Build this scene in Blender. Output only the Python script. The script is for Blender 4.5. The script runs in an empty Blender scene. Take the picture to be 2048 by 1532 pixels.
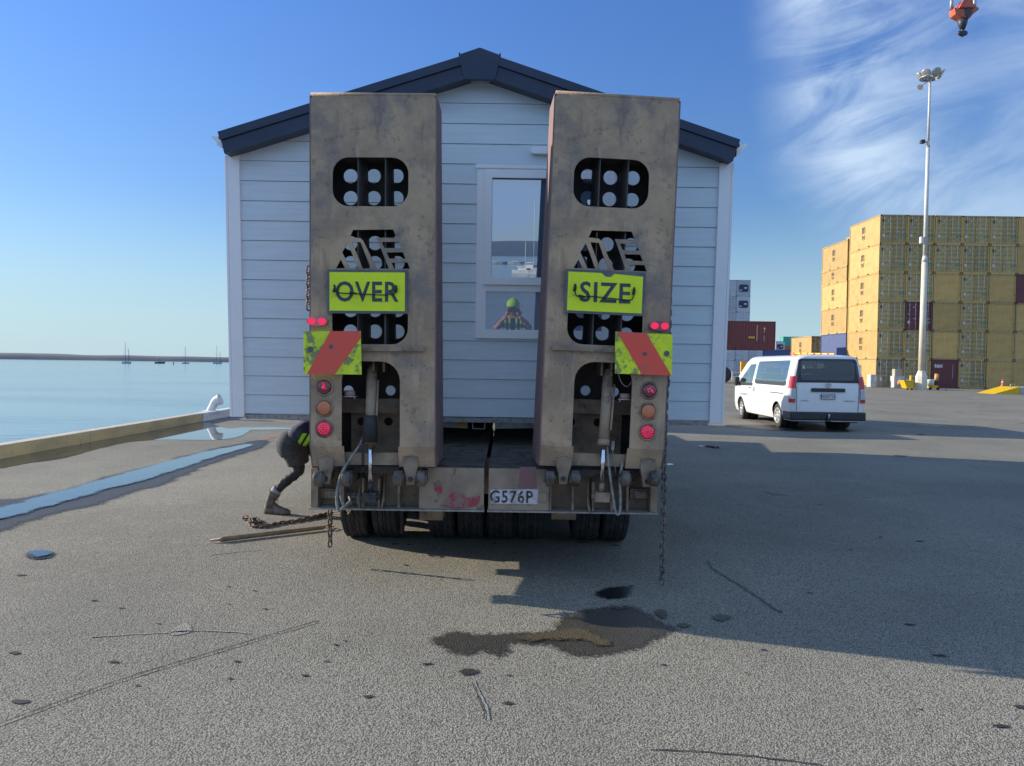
import bpy, bmesh, math, random
import numpy as np
from mathutils import Vector, Matrix, noise
from mathutils.geometry import tessellate_polygon
R = math.radians
random.seed(7)
S = bpy.context.scene
COL = S.collection

# ------------------------------------------------------------------ camera
H = 1.63; FPX = 1500.0; PITCH = R(1.475); ROLL = R(0.86)
Fv = Vector((0, math.cos(PITCH), -math.sin(PITCH)))
R0 = Vector((1, 0, 0)); U0 = Vector((0, math.sin(PITCH), math.cos(PITCH)))
Rv = R0*math.cos(ROLL) + U0*math.sin(ROLL)
Uv = -R0*math.sin(ROLL) + U0*math.cos(ROLL)
CAM = Vector((0, 0, H))
cd = bpy.data.cameras.new('camera'); cam = bpy.data.objects.new('camera', cd); COL.objects.link(cam)
cd.lens = 36*FPX/2048; cd.sensor_width = 36; cd.clip_start = 0.05; cd.clip_end = 20000
cam.matrix_world = Matrix(((Rv.x, Uv.x, -Fv.x, 0), (Rv.y, Uv.y, -Fv.y, 0), (Rv.z, Uv.z, -Fv.z, H), (0, 0, 0, 1)))
S.camera = cam

# ------------------------------------------------------------------ world, sun, exposure
SUN_EL = R(20.8)
TX, TY = 1.0, -0.31                       # direction the sunlight travels over the ground
l = math.hypot(TX, TY); TX /= l; TY /= l
SX, SY = -TX, -TY                          # towards the sun
W = bpy.data.worlds.new("World"); S.world = W; W.use_nodes = True
nt = W.node_tree; nt.nodes.clear()
def N(nt, t, **k):
    n = nt.nodes.new(t)
    for a, b in k.items(): setattr(n, a, b)
    return n
def mth(nt, op, a, b=None, c=None, clamp=False):
    n = N(nt, 'ShaderNodeMath', operation=op, use_clamp=clamp)
    for i, v in enumerate((a, b, c)):
        if v is None: continue
        if isinstance(v, (int, float)): n.inputs[i].default_value = v
        else: nt.links.new(v, n.inputs[i])
    return n.outputs[0]
def smooth(nt, v, a, b):
    n = N(nt, 'ShaderNodeMapRange', interpolation_type='SMOOTHSTEP')
    nt.links.new(v, n.inputs[0]); n.inputs[1].default_value = a; n.inputs[2].default_value = b
    return n.outputs[0]
sky = N(nt, 'ShaderNodeTexSky', sky_type='NISHITA', sun_disc=False)
sky.sun_elevation = SUN_EL; sky.sun_rotation = math.atan2(SX, SY)
sky.air_density = 1.0; sky.dust_density = 0.25; sky.ozone_density = 2.2
tc = N(nt, 'ShaderNodeTexCoord'); sp = N(nt, 'ShaderNodeSeparateXYZ'); nt.links.new(tc.outputs['Generated'], sp.inputs[0])
yabs = mth(nt, 'MAXIMUM', mth(nt, 'ABSOLUTE', sp.outputs[1]), 0.05)
u = mth(nt, 'DIVIDE', sp.outputs[0], yabs); v = mth(nt, 'DIVIDE', sp.outputs[2], yabs)
# cirrus: a ragged left edge that fades out to the right
cb = N(nt, 'ShaderNodeCombineXYZ')
nt.links.new(mth(nt, 'ADD', mth(nt, 'MULTIPLY', u, 0.9), mth(nt, 'MULTIPLY', v, 0.55)), cb.inputs[0])
nt.links.new(mth(nt, 'SUBTRACT', mth(nt, 'MULTIPLY', v, 3.2), mth(nt, 'MULTIPLY', u, 1.2)), cb.inputs[1])
nz = N(nt, 'ShaderNodeTexNoise'); nz.inputs['Scale'].default_value = 4.2; nz.inputs['Detail'].default_value = 11
nz.inputs['Roughness'].default_value = 0.60; nz.inputs['Distortion'].default_value = 0.7
nt.links.new(cb.outputs[0], nz.inputs['Vector'])
nz2 = N(nt, 'ShaderNodeTexNoise'); nz2.inputs['Scale'].default_value = 9; nz2.inputs['Detail'].default_value = 5
nt.links.new(tc.outputs['Generated'], nz2.inputs['Vector'])
edge = mth(nt, 'ADD', mth(nt, 'SUBTRACT', u, mth(nt, 'MULTIPLY_ADD', mth(nt, 'POWER', mth(nt, 'MAXIMUM', mth(nt, 'SUBTRACT', 0.46, v), 0.0), 2.0), 0.95, 0.317)),
           mth(nt, 'MULTIPLY', mth(nt, 'SUBTRACT', nz2.outputs[0], 0.5), 0.09))
m_l = smooth(nt, edge, -0.03, 0.10)
m_r = mth(nt, 'SUBTRACT', 1.0, mth(nt, 'MULTIPLY', smooth(nt, edge, 0.06, 0.30), 0.62))
m_b = smooth(nt, v, 0.12, 0.26)
soft = N(nt, 'ShaderNodeTexNoise'); soft.inputs['Scale'].default_value = 5.5; soft.inputs['Detail'].default_value = 8; soft.inputs['Roughness'].default_value = 0.55; soft.inputs['Distortion'].default_value = 0.3; nt.links.new(tc.outputs['Generated'], soft.inputs['Vector'])
streak = mth(nt, 'ADD', mth(nt, 'MULTIPLY', smooth(nt, nz.outputs[0], 0.30, 0.68), 0.75), mth(nt, 'MULTIPLY', smooth(nt, soft.outputs[0], 0.34, 0.66), 0.30))
cir = mth(nt, 'MULTIPLY', mth(nt, 'MULTIPLY', m_l, m_r), mth(nt, 'MULTIPLY', m_b, streak))
# low thin cloud bank over the containers and cloud behind the camera, brightened to light the house front
bank = mth(nt, 'MULTIPLY', mth(nt, 'MULTIPLY', smooth(nt, u, 0.48, 0.72), mth(nt, 'MULTIPLY', smooth(nt, v, 0.13, 0.19), mth(nt, 'SUBTRACT', 1.0, smooth(nt, v, 0.20, 0.27)))), smooth(nt, nz.outputs[0], 0.3, 0.65))
back = mth(nt, 'MULTIPLY', mth(nt, 'MULTIPLY', smooth(nt, mth(nt, 'MULTIPLY', sp.outputs[1], -1.0), 0.0, 0.3), mth(nt, 'MULTIPLY', smooth(nt, nz.outputs[0], 0.22, 0.55), smooth(nt, v, -0.02, 0.06))), 1.0)
cl = mth(nt, 'ADD', mth(nt, 'MULTIPLY', cir, 1.15), mth(nt, 'MULTIPLY', bank, 0.4), clamp=True)
hz = mth(nt, 'MULTIPLY', mth(nt, 'SUBTRACT', 1.0, smooth(nt, sp.outputs[2], -0.02, 0.22)), 0.85)
tint = N(nt, 'ShaderNodeMix', data_type='RGBA', blend_type='MULTIPLY'); tint.inputs[0].default_value = 1.0
nt.links.new(sky.outputs[0], tint.inputs[6]); tb_ = N(nt, 'ShaderNodeMix', data_type='RGBA'); nt.links.new(smooth(nt, sp.outputs[2], 0.05, 0.5), tb_.inputs[0]); tb_.inputs[6].default_value = (0.78, 0.97, 1.16, 1); tb_.inputs[7].default_value = (0.77, 1.13, 1.78, 1); nt.links.new(tb_.outputs[2], tint.inputs[7])
mh = N(nt, 'ShaderNodeMix', data_type='RGBA'); nt.links.new(hz, mh.inputs[0]); nt.links.new(tint.outputs[2], mh.inputs[6]); mh.inputs[7].default_value = (4.35, 6.1, 7.3, 1)
mc = N(nt, 'ShaderNodeMix', data_type='RGBA'); nt.links.new(cl, mc.inputs[0]); nt.links.new(mh.outputs[2], mc.inputs[6]); mc.inputs[7].default_value = (5.2, 6.6, 8.6, 1)
mb = N(nt, 'ShaderNodeMix', data_type='RGBA'); nt.links.new(back, mb.inputs[0]); nt.links.new(mc.outputs[2], mb.inputs[6]); mb.inputs[7].default_value = (3.7, 5.7, 9.2, 1)
bg = N(nt, 'ShaderNodeBackground'); bg.inputs[1].default_value = 0.080
nt.links.new(mb.outputs[2], bg.inputs[0])
wo = N(nt, 'ShaderNodeOutputWorld'); nt.links.new(bg.outputs[0], wo.inputs[0])

sd = bpy.data.lights.new('sun', 'SUN'); so = bpy.data.objects.new('sun', sd); COL.objects.link(so)
sd.energy = 5.0; sd.angle = R(0.5); sd.color = (1.0, 0.90, 0.73)
dv = Vector((TX*math.cos(SUN_EL), TY*math.cos(SUN_EL), -math.sin(SUN_EL)))
so.rotation_euler = dv.to_track_quat('-Z', 'Y').to_euler()
S.view_settings.view_transform = 'Standard'; S.view_settings.look = 'None'
S.view_settings.exposure = 0.48; S.view_settings.gamma = 1.0
S.cycles.max_bounces = 8; S.cycles.diffuse_bounces = 3; S.cycles.glossy_bounces = 4

# ------------------------------------------------------------------ pixel -> place
def ray(x, y):
    return Fv*FPX + Rv*(x-1024) + Uv*(766-y)
def P(x, y, Y):
    d = ray(x, y); return CAM + d*(Y/d.y)
def G(x, y, z=0.0):
    d = ray(x, y); return CAM + d*((z-H)/d.z)
def local(M, x, y, yo=0.0):
    """pixel -> (x, z) on the plane y=yo of the frame M"""
    Mi = M.inverted(); o = Mi @ CAM; d = Mi.to_3x3() @ ray(x, y)
    p = o + d*((yo-o.y)/d.y); return p.x, p.z

# ------------------------------------------------------------------ materials
MATS = {}
def mat(name, col, rough=0.6, metal=0.0, col2=None, nscale=6.0, amt=(0.4, 0.65), bump=0.0, bscale=40.0, emit=None, estr=0.0, ior=1.5, coat=0.0, detail=6, stretch=(1,1,1), rough2=None, dist=0.0):
    if name in MATS: return MATS[name]
    m = bpy.data.materials.new(name); m.use_nodes = True; nt = m.node_tree
    b = nt.nodes['Principled BSDF']
    b.inputs['Roughness'].default_value = rough; b.inputs['Metallic'].default_value = metal; b.inputs['IOR'].default_value = ior
    b.inputs['Coat Weight'].default_value = coat
    if coat: b.inputs['Coat Roughness'].default_value = 0.05
    if col2 is None: col2 = tuple(c*0.86 for c in col)
    tc = N(nt, 'ShaderNodeTexCoord'); mp = N(nt, 'ShaderNodeMapping'); mp.inputs['Scale'].default_value = stretch
    nt.links.new(tc.outputs['Object'], mp.inputs[0])
    nz = N(nt, 'ShaderNodeTexNoise'); nz.inputs['Scale'].default_value = nscale; nz.inputs['Detail'].default_value = detail
    nz.inputs['Roughness'].default_value = 0.62; nz.inputs['Distortion'].default_value = dist
    nt.links.new(mp.outputs[0], nz.inputs['Vector'])
    mr = smooth(nt, nz.outputs[0], *amt)
    mx = N(nt, 'ShaderNodeMix', data_type='RGBA'); nt.links.new(mr, mx.inputs[0])
    mx.inputs[6].default_value = (*col, 1); mx.inputs[7].default_value = (*col2, 1)
    nt.links.new(mx.outputs[2], b.inputs['Base Color'])
    if rough2 is not None:
        nt.links.new(mth(nt, 'MULTIPLY_ADD', mr, rough2-rough, rough), b.inputs['Roughness'])
    if bump:
        n3 = N(nt, 'ShaderNodeTexNoise'); n3.inputs['Scale'].default_value = bscale; n3.inputs['Detail'].default_value = 4
        nt.links.new(mp.outputs[0], n3.inputs['Vector'])
        bp = N(nt, 'ShaderNodeBump'); bp.inputs['Strength'].default_value = bump; bp.inputs['Distance'].default_value = 0.01
        nt.links.new(n3.outputs[0], bp.inputs['Height']); nt.links.new(bp.outputs[0], b.inputs['Normal'])
    if emit: b.inputs['Emission Color'].default_value = (*emit, 1); b.inputs['Emission Strength'].default_value = estr
    MATS[name] = m; return m

def layer(m, col, scale, lo, hi, amount=1.0, stretch=(1, 1, 1)):
    """one more noise layer of another colour on a material made by mat()"""
    nt = m.node_tree; b = nt.nodes['Principled BSDF']; src = b.inputs['Base Color'].links[0].from_socket
    tc = N(nt, 'ShaderNodeTexCoord'); nz = N(nt, 'ShaderNodeTexNoise'); nz.inputs['Scale'].default_value = scale
    nz.inputs['Detail'].default_value = 8; nz.inputs['Roughness'].default_value = 0.68
    mp = N(nt, 'ShaderNodeMapping'); mp.inputs['Location'].default_value = (scale*1.7, 3.1, scale); mp.inputs['Scale'].default_value = stretch
    nt.links.new(tc.outputs['Object'], mp.inputs[0]); nt.links.new(mp.outputs[0], nz.inputs['Vector'])
    mr = mth(nt, 'MULTIPLY', smooth(nt, nz.outputs[0], lo, hi), amount)
    mx = N(nt, 'ShaderNodeMix', data_type='RGBA'); nt.links.new(mr, mx.inputs[0]); nt.links.new(src, mx.inputs[6]); mx.inputs[7].default_value = (*col, 1)
    nt.links.new(mx.outputs[2], b.inputs['Base Color']); return m

# ------------------------------------------------------------------ mesh building
def XZ(y0=0.0):                                     # plate in the x-z plane, thickness away from the viewer (+y)
    return lambda a, b, d: Vector((a, y0+d, b))
class MB:
    def __init__(s): s.bm = bmesh.new(); s.mi = 0
    def face(s, vs):
        try:
            f = s.bm.faces.new(vs); f.material_index = s.mi; return f
        except ValueError: return None
    def pts(s, ps): return [s.bm.verts.new(p) for p in ps]
    def poly(s, ps): return s.face(s.pts(ps))
    def box(s, x0, x1, y0, y1, z0, z1, M=None):
        c = [Vector((x, y, z)) for x in (x0, x1) for y in (y0, y1) for z in (z0, z1)]
        if M is not None: c = [M @ p for p in c]
        v = s.pts(c)
        for q in ((0,1,3,2),(4,6,7,5),(0,4,5,1),(2,3,7,6),(0,2,6,4),(1,5,7,3)): s.face([v[i] for i in q])
        return v
    def cyl(s, p0, p1, r0, r1=None, n=14, cap=True):
        if r1 is None: r1 = r0
        p0 = Vector(p0); p1 = Vector(p1); a = (p1-p0).normalized()
        t = a.orthogonal().normalized(); b = a.cross(t)
        A = []; B = []
        for i in range(n):
            w = 2*math.pi*i/n; d = t*math.cos(w)+b*math.sin(w)
            A.append(s.bm.verts.new(p0+d*r0)); B.append(s.bm.verts.new(p1+d*r1))
        for i in range(n):
            j = (i+1) % n; f = s.face([A[i], A[j], B[j], B[i]])
            if f: f.smooth = True
        if cap: s.face(A[::-1]); s.face(B)
    def tube(s, path, r, n=8, closed=False):
        path = [Vector(p) for p in path]; k = len(path); rings = []; prev = None
        for i, p in enumerate(path):
            if closed: a = (path[(i+1) % k]-path[i-1])
            else: a = path[min(i+1, k-1)]-path[max(i-1, 0)]
            a.normalize()
            if prev is None: t = a.orthogonal().normalized()
            else: t = (prev - a*prev.dot(a)).normalized()
            prev = t; b = a.cross(t); rr = r[i] if isinstance(r, (list, tuple)) else r
            rings.append([s.bm.verts.new(p+(t*math.cos(2*math.pi*j/n)+b*math.sin(2*math.pi*j/n))*rr) for j in range(n)])
        m = k if closed else k-1
        for i in range(m):
            A = rings[i]; B = rings[(i+1) % k]
            for j in range(n):
                f = s.face([A[j], A[(j+1) % n], B[(j+1) % n], B[j]])
                if f: f.smooth = True
        if not closed: s.face(rings[0][::-1]); s.face(rings[-1])
    def plate(s, outer, holes=(), th=0.01, fr=None):
        fr = fr or XZ()
        loops = [list(outer)]+[list(h) for h in holes]
        def clean(l):
            o = [l[0]]
            for p in l[1:]:
                if math.hypot(p[0]-o[-1][0], p[1]-o[-1][1]) > 1e-5: o.append(p)
            if math.hypot(o[0][0]-o[-1][0], o[0][1]-o[-1][1]) < 1e-5: o.pop()
            return o
        loops = [clean(l) for l in loops]
        flat = [p for l in loops for p in l]
        tr = tessellate_polygon([[Vector((p[0], p[1], 0)) for p in l] for l in loops])
        f0 = s.pts([fr(p[0], p[1], 0) for p in flat])
        if th: f1 = s.pts([fr(p[0], p[1], th) for p in flat])
        for t in tr:
            s.face([f0[i] for i in t])
            if th: s.face([f1[i] for i in t][::-1])
        if th:
            k = 0
            for l in loops:
                n = len(l)
                for i in range(n):
                    j = (i+1) % n; s.face([f0[k+i], f0[k+j], f1[k+j], f1[k+i]])
                k += n
    def lathe(s, prof, c, axis, n=32):
        """prof: (along axis, radius)"""
        c = Vector(c); a = Vector(axis).normalized(); t = a.orthogonal().normalized(); b = a.cross(t); rings = []
        for (h, r) in prof:
            rings.append([s.bm.verts.new(c+a*h+(t*math.cos(2*math.pi*j/n)+b*math.sin(2*math.pi*j/n))*r) for j in range(n)])
        for A, B in zip(rings, rings[1:]):
            for j in range(n):
                f = s.face([A[j], A[(j+1) % n], B[(j+1) % n], B[j]])
                if f: f.smooth = True
        s.face(rings[0][::-1]); s.face(rings[-1])
    def text(s, txt, fr, size=1.0, sx=1.0, bold=0.0, center=True, spacing=1.0):
        cu = bpy.data.curves.new('t', 'FONT'); cu.body = txt; cu.size = size; cu.offset = bold; cu.resolution_u = 3
        cu.space_character = spacing
        o = bpy.data.objects.new('t', cu); COL.objects.link(o)
        dg = bpy.context.evaluated_depsgraph_get(); me = bpy.data.meshes.new_from_object(o.evaluated_get(dg))
        xs = [v.co.x for v in me.vertices]; ys = [v.co.y for v in me.vertices]
        cx = (min(xs)+max(xs))/2 if center else 0; cy = (min(ys)+max(ys))/2 if center else 0
        vs = s.pts([fr((v.co.x-cx)*sx, v.co.y-cy, 0) for v in me.vertices])
        for p in me.polygons: s.face([vs[i] for i in p.vertices])
        bpy.data.objects.remove(o); bpy.data.curves.remove(cu); bpy.data.meshes.remove(me)
        return (max(xs)-min(xs))*sx, max(ys)-min(ys)
    def xform(s, M): bmesh.ops.transform(s.bm, matrix=M, verts=s.bm.verts)
    def build(s, name, mats, parent=None, smooth=False, normals=True, bevel=0.0):
        if normals: bmesh.ops.recalc_face_normals(s.bm, faces=s.bm.faces)
        me = bpy.data.meshes.new(name); s.bm.to_mesh(me); s.bm.free()
        if not isinstance(mats, (list, tuple)): mats = [mats]
        for m in mats: me.materials.append(m)
        if smooth:
            for p in me.polygons: p.use_smooth = True
        o = bpy.data.objects.new(name, me); COL.objects.link(o)
        if parent: o.parent = parent
        if bevel:
            b = o.modifiers.new('bevel', 'BEVEL'); b.width = bevel; b.segments = 2; b.limit_method = 'ANGLE'
        return o
def tag(o, label=None, cat=None, group=None, kind=None):
    if label: o['label'] = label
    if cat: o['category'] = cat
    if group: o['group'] = group
    if kind: o['kind'] = kind
    return o
def empty(name, loc=(0, 0, 0), rot=(0, 0, 0)):
    o = bpy.data.objects.new(name, None); COL.objects.link(o); o.location = loc; o.rotation_euler = rot
    o.empty_display_size = 0.2; return o
def copy_tree(o, parent=None):
    c = o.copy(); COL.objects.link(c)
    if parent: c.parent = parent
    for ch in list(o.children): copy_tree(ch, c)
    return c
def rrect(x0, x1, z0, z1, r, n=6):
    out = []
    for cx, cz, a0 in ((x1-r, z1-r, 0), (x0+r, z1-r, 90), (x0+r, z0+r, 180), (x1-r, z0+r, 270)):
        for i in range(n+1):
            a = R(a0+90*i/n); out.append((cx+r*math.cos(a), cz+r*math.sin(a)))
    return out
def circ(cx, cz, r, n=24): return [(cx+r*math.cos(2*math.pi*i/n), cz+r*math.sin(2*math.pi*i/n)) for i in range(n)]
def spline(ps, k=8):
    ps = [Vector(p) for p in ps]; out = []
    for i in range(len(ps)-1):
        a = ps[max(i-1, 0)]; b = ps[i]; c = ps[i+1]; d = ps[min(i+2, len(ps)-1)]
        for j in range(k):
            t = j/k; out.append(0.5*((2*b)+(c-a)*t+(2*a-5*b+4*c-d)*t*t+(3*b-a-3*c+d)*t**3))
    out.append(ps[-1]); return out

# ------------------------------------------------------------------ ground, water, shore
def ground_mat(name, base, dark, pale, rough=0.9):
    m = bpy.data.materials.new(name); m.use_nodes = True; nt = m.node_tree; b = nt.nodes['Principled BSDF']
    b.inputs['Roughness'].default_value = rough; b.inputs['Specular IOR Level'].default_value = 0.3
    tc = N(nt, 'ShaderNodeTexCoord'); co = tc.outputs['Object']
    def nzt(sc, det, ro=0.6, loc=(0, 0, 0), scl=(1, 1, 1)):
        mp = N(nt, 'ShaderNodeMapping'); mp.inputs['Location'].default_value = loc; mp.inputs['Scale'].default_value = scl; nt.links.new(co, mp.inputs[0])
        n = N(nt, 'ShaderNodeTexNoise'); n.inputs['Scale'].default_value = sc; n.inputs['Detail'].default_value = det; n.inputs['Roughness'].default_value = ro
        nt.links.new(mp.outputs[0], n.inputs['Vector']); return n.outputs[0]
    vo = N(nt, 'ShaderNodeTexVoronoi'); vo.inputs['Scale'].default_value = 118; vo.inputs['Randomness'].default_value = 1.0; nt.links.new(co, vo.inputs['Vector'])
    vo2 = N(nt, 'ShaderNodeTexVoronoi'); vo2.inputs['Scale'].default_value = 61; nt.links.new(co, vo2.inputs['Vector'])
    big = nzt(0.45, 6, 0.6); mid = nzt(3.2, 7, 0.7, (3, 1, 0)); fine = nzt(60, 3, 0.6)
    sv = N(nt, 'ShaderNodeSeparateColor'); nt.links.new(vo.outputs['Color'], sv.inputs[0])
    def mix(f, a, c2, blend='MIX'):
        n = N(nt, 'ShaderNodeMix', data_type='RGBA', blend_type=blend)
        if isinstance(f, float): n.inputs[0].default_value = f
        else: nt.links.new(f, n.inputs[0])
        for i, q in ((6, a), (7, c2)):
            if isinstance(q, tuple): n.inputs[i].default_value = (*q, 1)
            else: nt.links.new(q, n.inputs[i])
        return n.outputs[2]
    c = mix(smooth(nt, big, 0.36, 0.66), base, dark)
    c = mix(mth(nt, 'MULTIPLY', smooth(nt, mid, 0.5, 0.72), 0.45), c, pale)
    c = mix(mth(nt, 'MULTIPLY', smooth(nt, nzt(1.3, 8, 0.75, (9, 4, 0)), 0.55, 0.75), 0.35), c, tuple(q*0.6 for q in dark))
    c = mix(mth(nt, 'MULTIPLY', smooth(nt, nzt(0.9, 9, 0.72, (40, 7, 0), (1.0, 0.16, 1)), 0.52, 0.72), 0.38), c, tuple(q*0.72 for q in dark))
    c = mix(mth(nt, 'MULTIPLY', smooth(nt, nzt(11, 6, 0.7, (4, 70, 0)), 0.60, 0.74), 0.30), c, tuple(q*0.5 for q in dark))
    c = mix(mth(nt, 'MULTIPLY', smooth(nt, nzt(0.22, 3, 0.5, (12, 30, 0)), 0.45, 0.62), 0.32), c, tuple(q*1.12 for q in pale))
    c = mix(mth(nt, 'MULTIPLY', smooth(nt, sv.outputs[0], 0.3, 1.0), 0.5), c, mix(1.0, c, (1.5, 1.48, 1.42), 'MULTIPLY'))
    c = mix(mth(nt, 'MULTIPLY', smooth(nt, vo.outputs['Distance'], 0.30, 0.70), 0.8), c, tuple(q*0.35 for q in dark))
    nt.links.new(c, b.inputs['Base Color'])
    hgt = mth(nt, 'ADD', mth(nt, 'MULTIPLY', vo.outputs['Distance'], -0.7), mth(nt, 'ADD', mth(nt, 'MULTIPLY', fine, 0.4), mth(nt, 'MULTIPLY', vo2.outputs['Distance'], -0.35)))
    bp = N(nt, 'ShaderNodeBump'); bp.inputs['Strength'].default_value = 0.65; bp.inputs['Distance'].default_value = 0.009
    nt.links.new(hgt, bp.inputs['Height']); nt.links.new(bp.outputs[0], b.inputs['Normal'])
    return m
m_ground = ground_mat('asphalt', (0.325, 0.300, 0.243), (0.250, 0.231, 0.187), (0.388, 0.358, 0.29))
m_wetasph = ground_mat('damp_asphalt', (0.085, 0.077, 0.064), (0.060, 0.054, 0.045), (0.11, 0.098, 0.08), rough=0.45)
m_ochre = ground_mat('ochre_sediment', (0.13, 0.105, 0.062), (0.10, 0.08, 0.05), (0.16, 0.125, 0.07), rough=0.5)
m_line = ground_mat('worn_line_paint', (0.42, 0.20, 0.16), (0.30, 0.24, 0.20), (0.50, 0.36, 0.30))
m_pit = mat('pit_dark', (0.018, 0.017, 0.016), 0.8, col2=(0.045, 0.04, 0.036), nscale=40)
m_pale = ground_mat('pale_scrape', (0.40, 0.38, 0.33), (0.33, 0.31, 0.27), (0.44, 0.42, 0.37))
m_puddle = mat('puddle_water', (0.035, 0.035, 0.034), 0.015, col2=(0.05, 0.047, 0.04), ior=1.55)
m_puddle.node_tree.nodes['Principled BSDF'].inputs['Specular IOR Level'].default_value = 0.9

KX = -8.22                                   # outer face of the quay beam
g = MB(); g.poly([(KX, -2.5, 0), (1500, -2.5, 0), (1500, 2500, 0), (KX, 2500, 0)])
tag(g.build('ground', m_ground), kind='structure')
mw = bpy.data.materials.new('sea_water'); mw.use_nodes = True; nt = mw.node_tree; b = nt.nodes['Principled BSDF']
b.inputs['Base Color'].default_value = (0.10, 0.20, 0.26, 1); b.inputs['Roughness'].default_value = 0.12; b.inputs['IOR'].default_value = 1.36
tc = N(nt, 'ShaderNodeTexCoord'); mp = N(nt, 'ShaderNodeMapping'); mp.inputs['Scale'].default_value = (0.35, 1.5, 1); nt.links.new(tc.outputs['Object'], mp.inputs[0])
nz = N(nt, 'ShaderNodeTexNoise'); nz.inputs['Scale'].default_value = 1.1; nz.inputs['Detail'].default_value = 5; nt.links.new(mp.outputs[0], nz.inputs['Vector'])
nzb = N(nt, 'ShaderNodeTexNoise'); nzb.inputs['Scale'].default_value = 0.035; nzb.inputs['Detail'].default_value = 4; nt.links.new(mp.outputs[0], nzb.inputs['Vector'])
bp = N(nt, 'ShaderNodeBump'); bp.inputs['Distance'].default_value = 0.10
nt.links.new(mth(nt, 'MULTIPLY_ADD', smooth(nt, nzb.outputs[0], 0.4, 0.65), 0.5, 0.2), bp.inputs['Strength'])
nt.links.new(nz.outputs[0], bp.inputs['Height']); nt.links.new(bp.outputs[0], b.inputs['Normal'])
g = MB(); g.poly([(-9000, -9000, -2.6), (9000, -9000, -2.6), (9000, 9000, -2.6), (-9000, 9000, -2.6)])
tag(g.build('water', mw), kind='structure')
m_conc = mat('quay_concrete', (0.25, 0.235, 0.205), 0.9, col2=(0.15, 0.14, 0.125), nscale=1.5, bump=0.4)
g = MB(); g.box(KX, KX+1.0, -2.5, 2500, -4, -0.01); g.box(KX+1.0, 1500, -2.5, -1.5, -4, -0.01)
tag(g.build('quay_wall', m_conc), kind='structure')

def blob(ps, jit=0.03, sub=5, seed=0):
    """smooth, ragged outline through ground points"""
    ps = [Vector((p[0], p[1], 0)) for p in ps]; n = len(ps); out = []
    for i in range(n):
        a, b, c, d = ps[i-1], ps[i], ps[(i+1) % n], ps[(i+2) % n]
        for j in range(sub):
            t = j/sub; q = 0.5*((2*b)+(c-a)*t+(2*a-5*b+4*c-d)*t*t+(3*b-a-3*c+d)*t**3)
            w = noise.noise_vector(Vector((q.x*6, q.y*6, seed)))*jit + noise.noise_vector(Vector((q.x*25, q.y*25, seed)))*jit*0.5
            out.append((q.x+w.x, q.y+w.y))
    return out
FLOOR = lambda z: (lambda a, b, d: Vector((a, b, z)))
def fading(m):
    """the same surface, thinning out into the ground where the sheet's 'wet' value falls to 0"""
    c = m.copy(); c.name = m.name+'_margin'; nt = c.node_tree; b = nt.nodes['Principled BSDF']
    at = N(nt, 'ShaderNodeAttribute', attribute_name='wet'); tc = N(nt, 'ShaderNodeTexCoord')
    nz = N(nt, 'ShaderNodeTexNoise'); nz.inputs['Scale'].default_value = 38; nz.inputs['Detail'].default_value = 6; nz.inputs['Roughness'].default_value = 0.7
    nt.links.new(tc.outputs['Object'], nz.inputs['Vector'])
    f = smooth(nt, mth(nt, 'ADD', at.outputs['Fac'], mth(nt, 'MULTIPLY', mth(nt, 'SUBTRACT', nz.outputs[0], 0.5), 1.5)), 0.30, 0.70)
    f = mth(nt, 'MULTIPLY', f, mth(nt, 'GREATER_THAN', at.outputs['Fac'], 0.02))
    tr = N(nt, 'ShaderNodeBsdfTransparent'); mx = N(nt, 'ShaderNodeMixShader'); out = nt.nodes['Material Output']
    nt.links.new(f, mx.inputs[0]); nt.links.new(tr.outputs[0], mx.inputs[1]); nt.links.new(b.outputs[0], mx.inputs[2]); nt.links.new(mx.outputs[0], out.inputs[0])
    return c
FADE = {}; SHEETS = []
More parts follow.
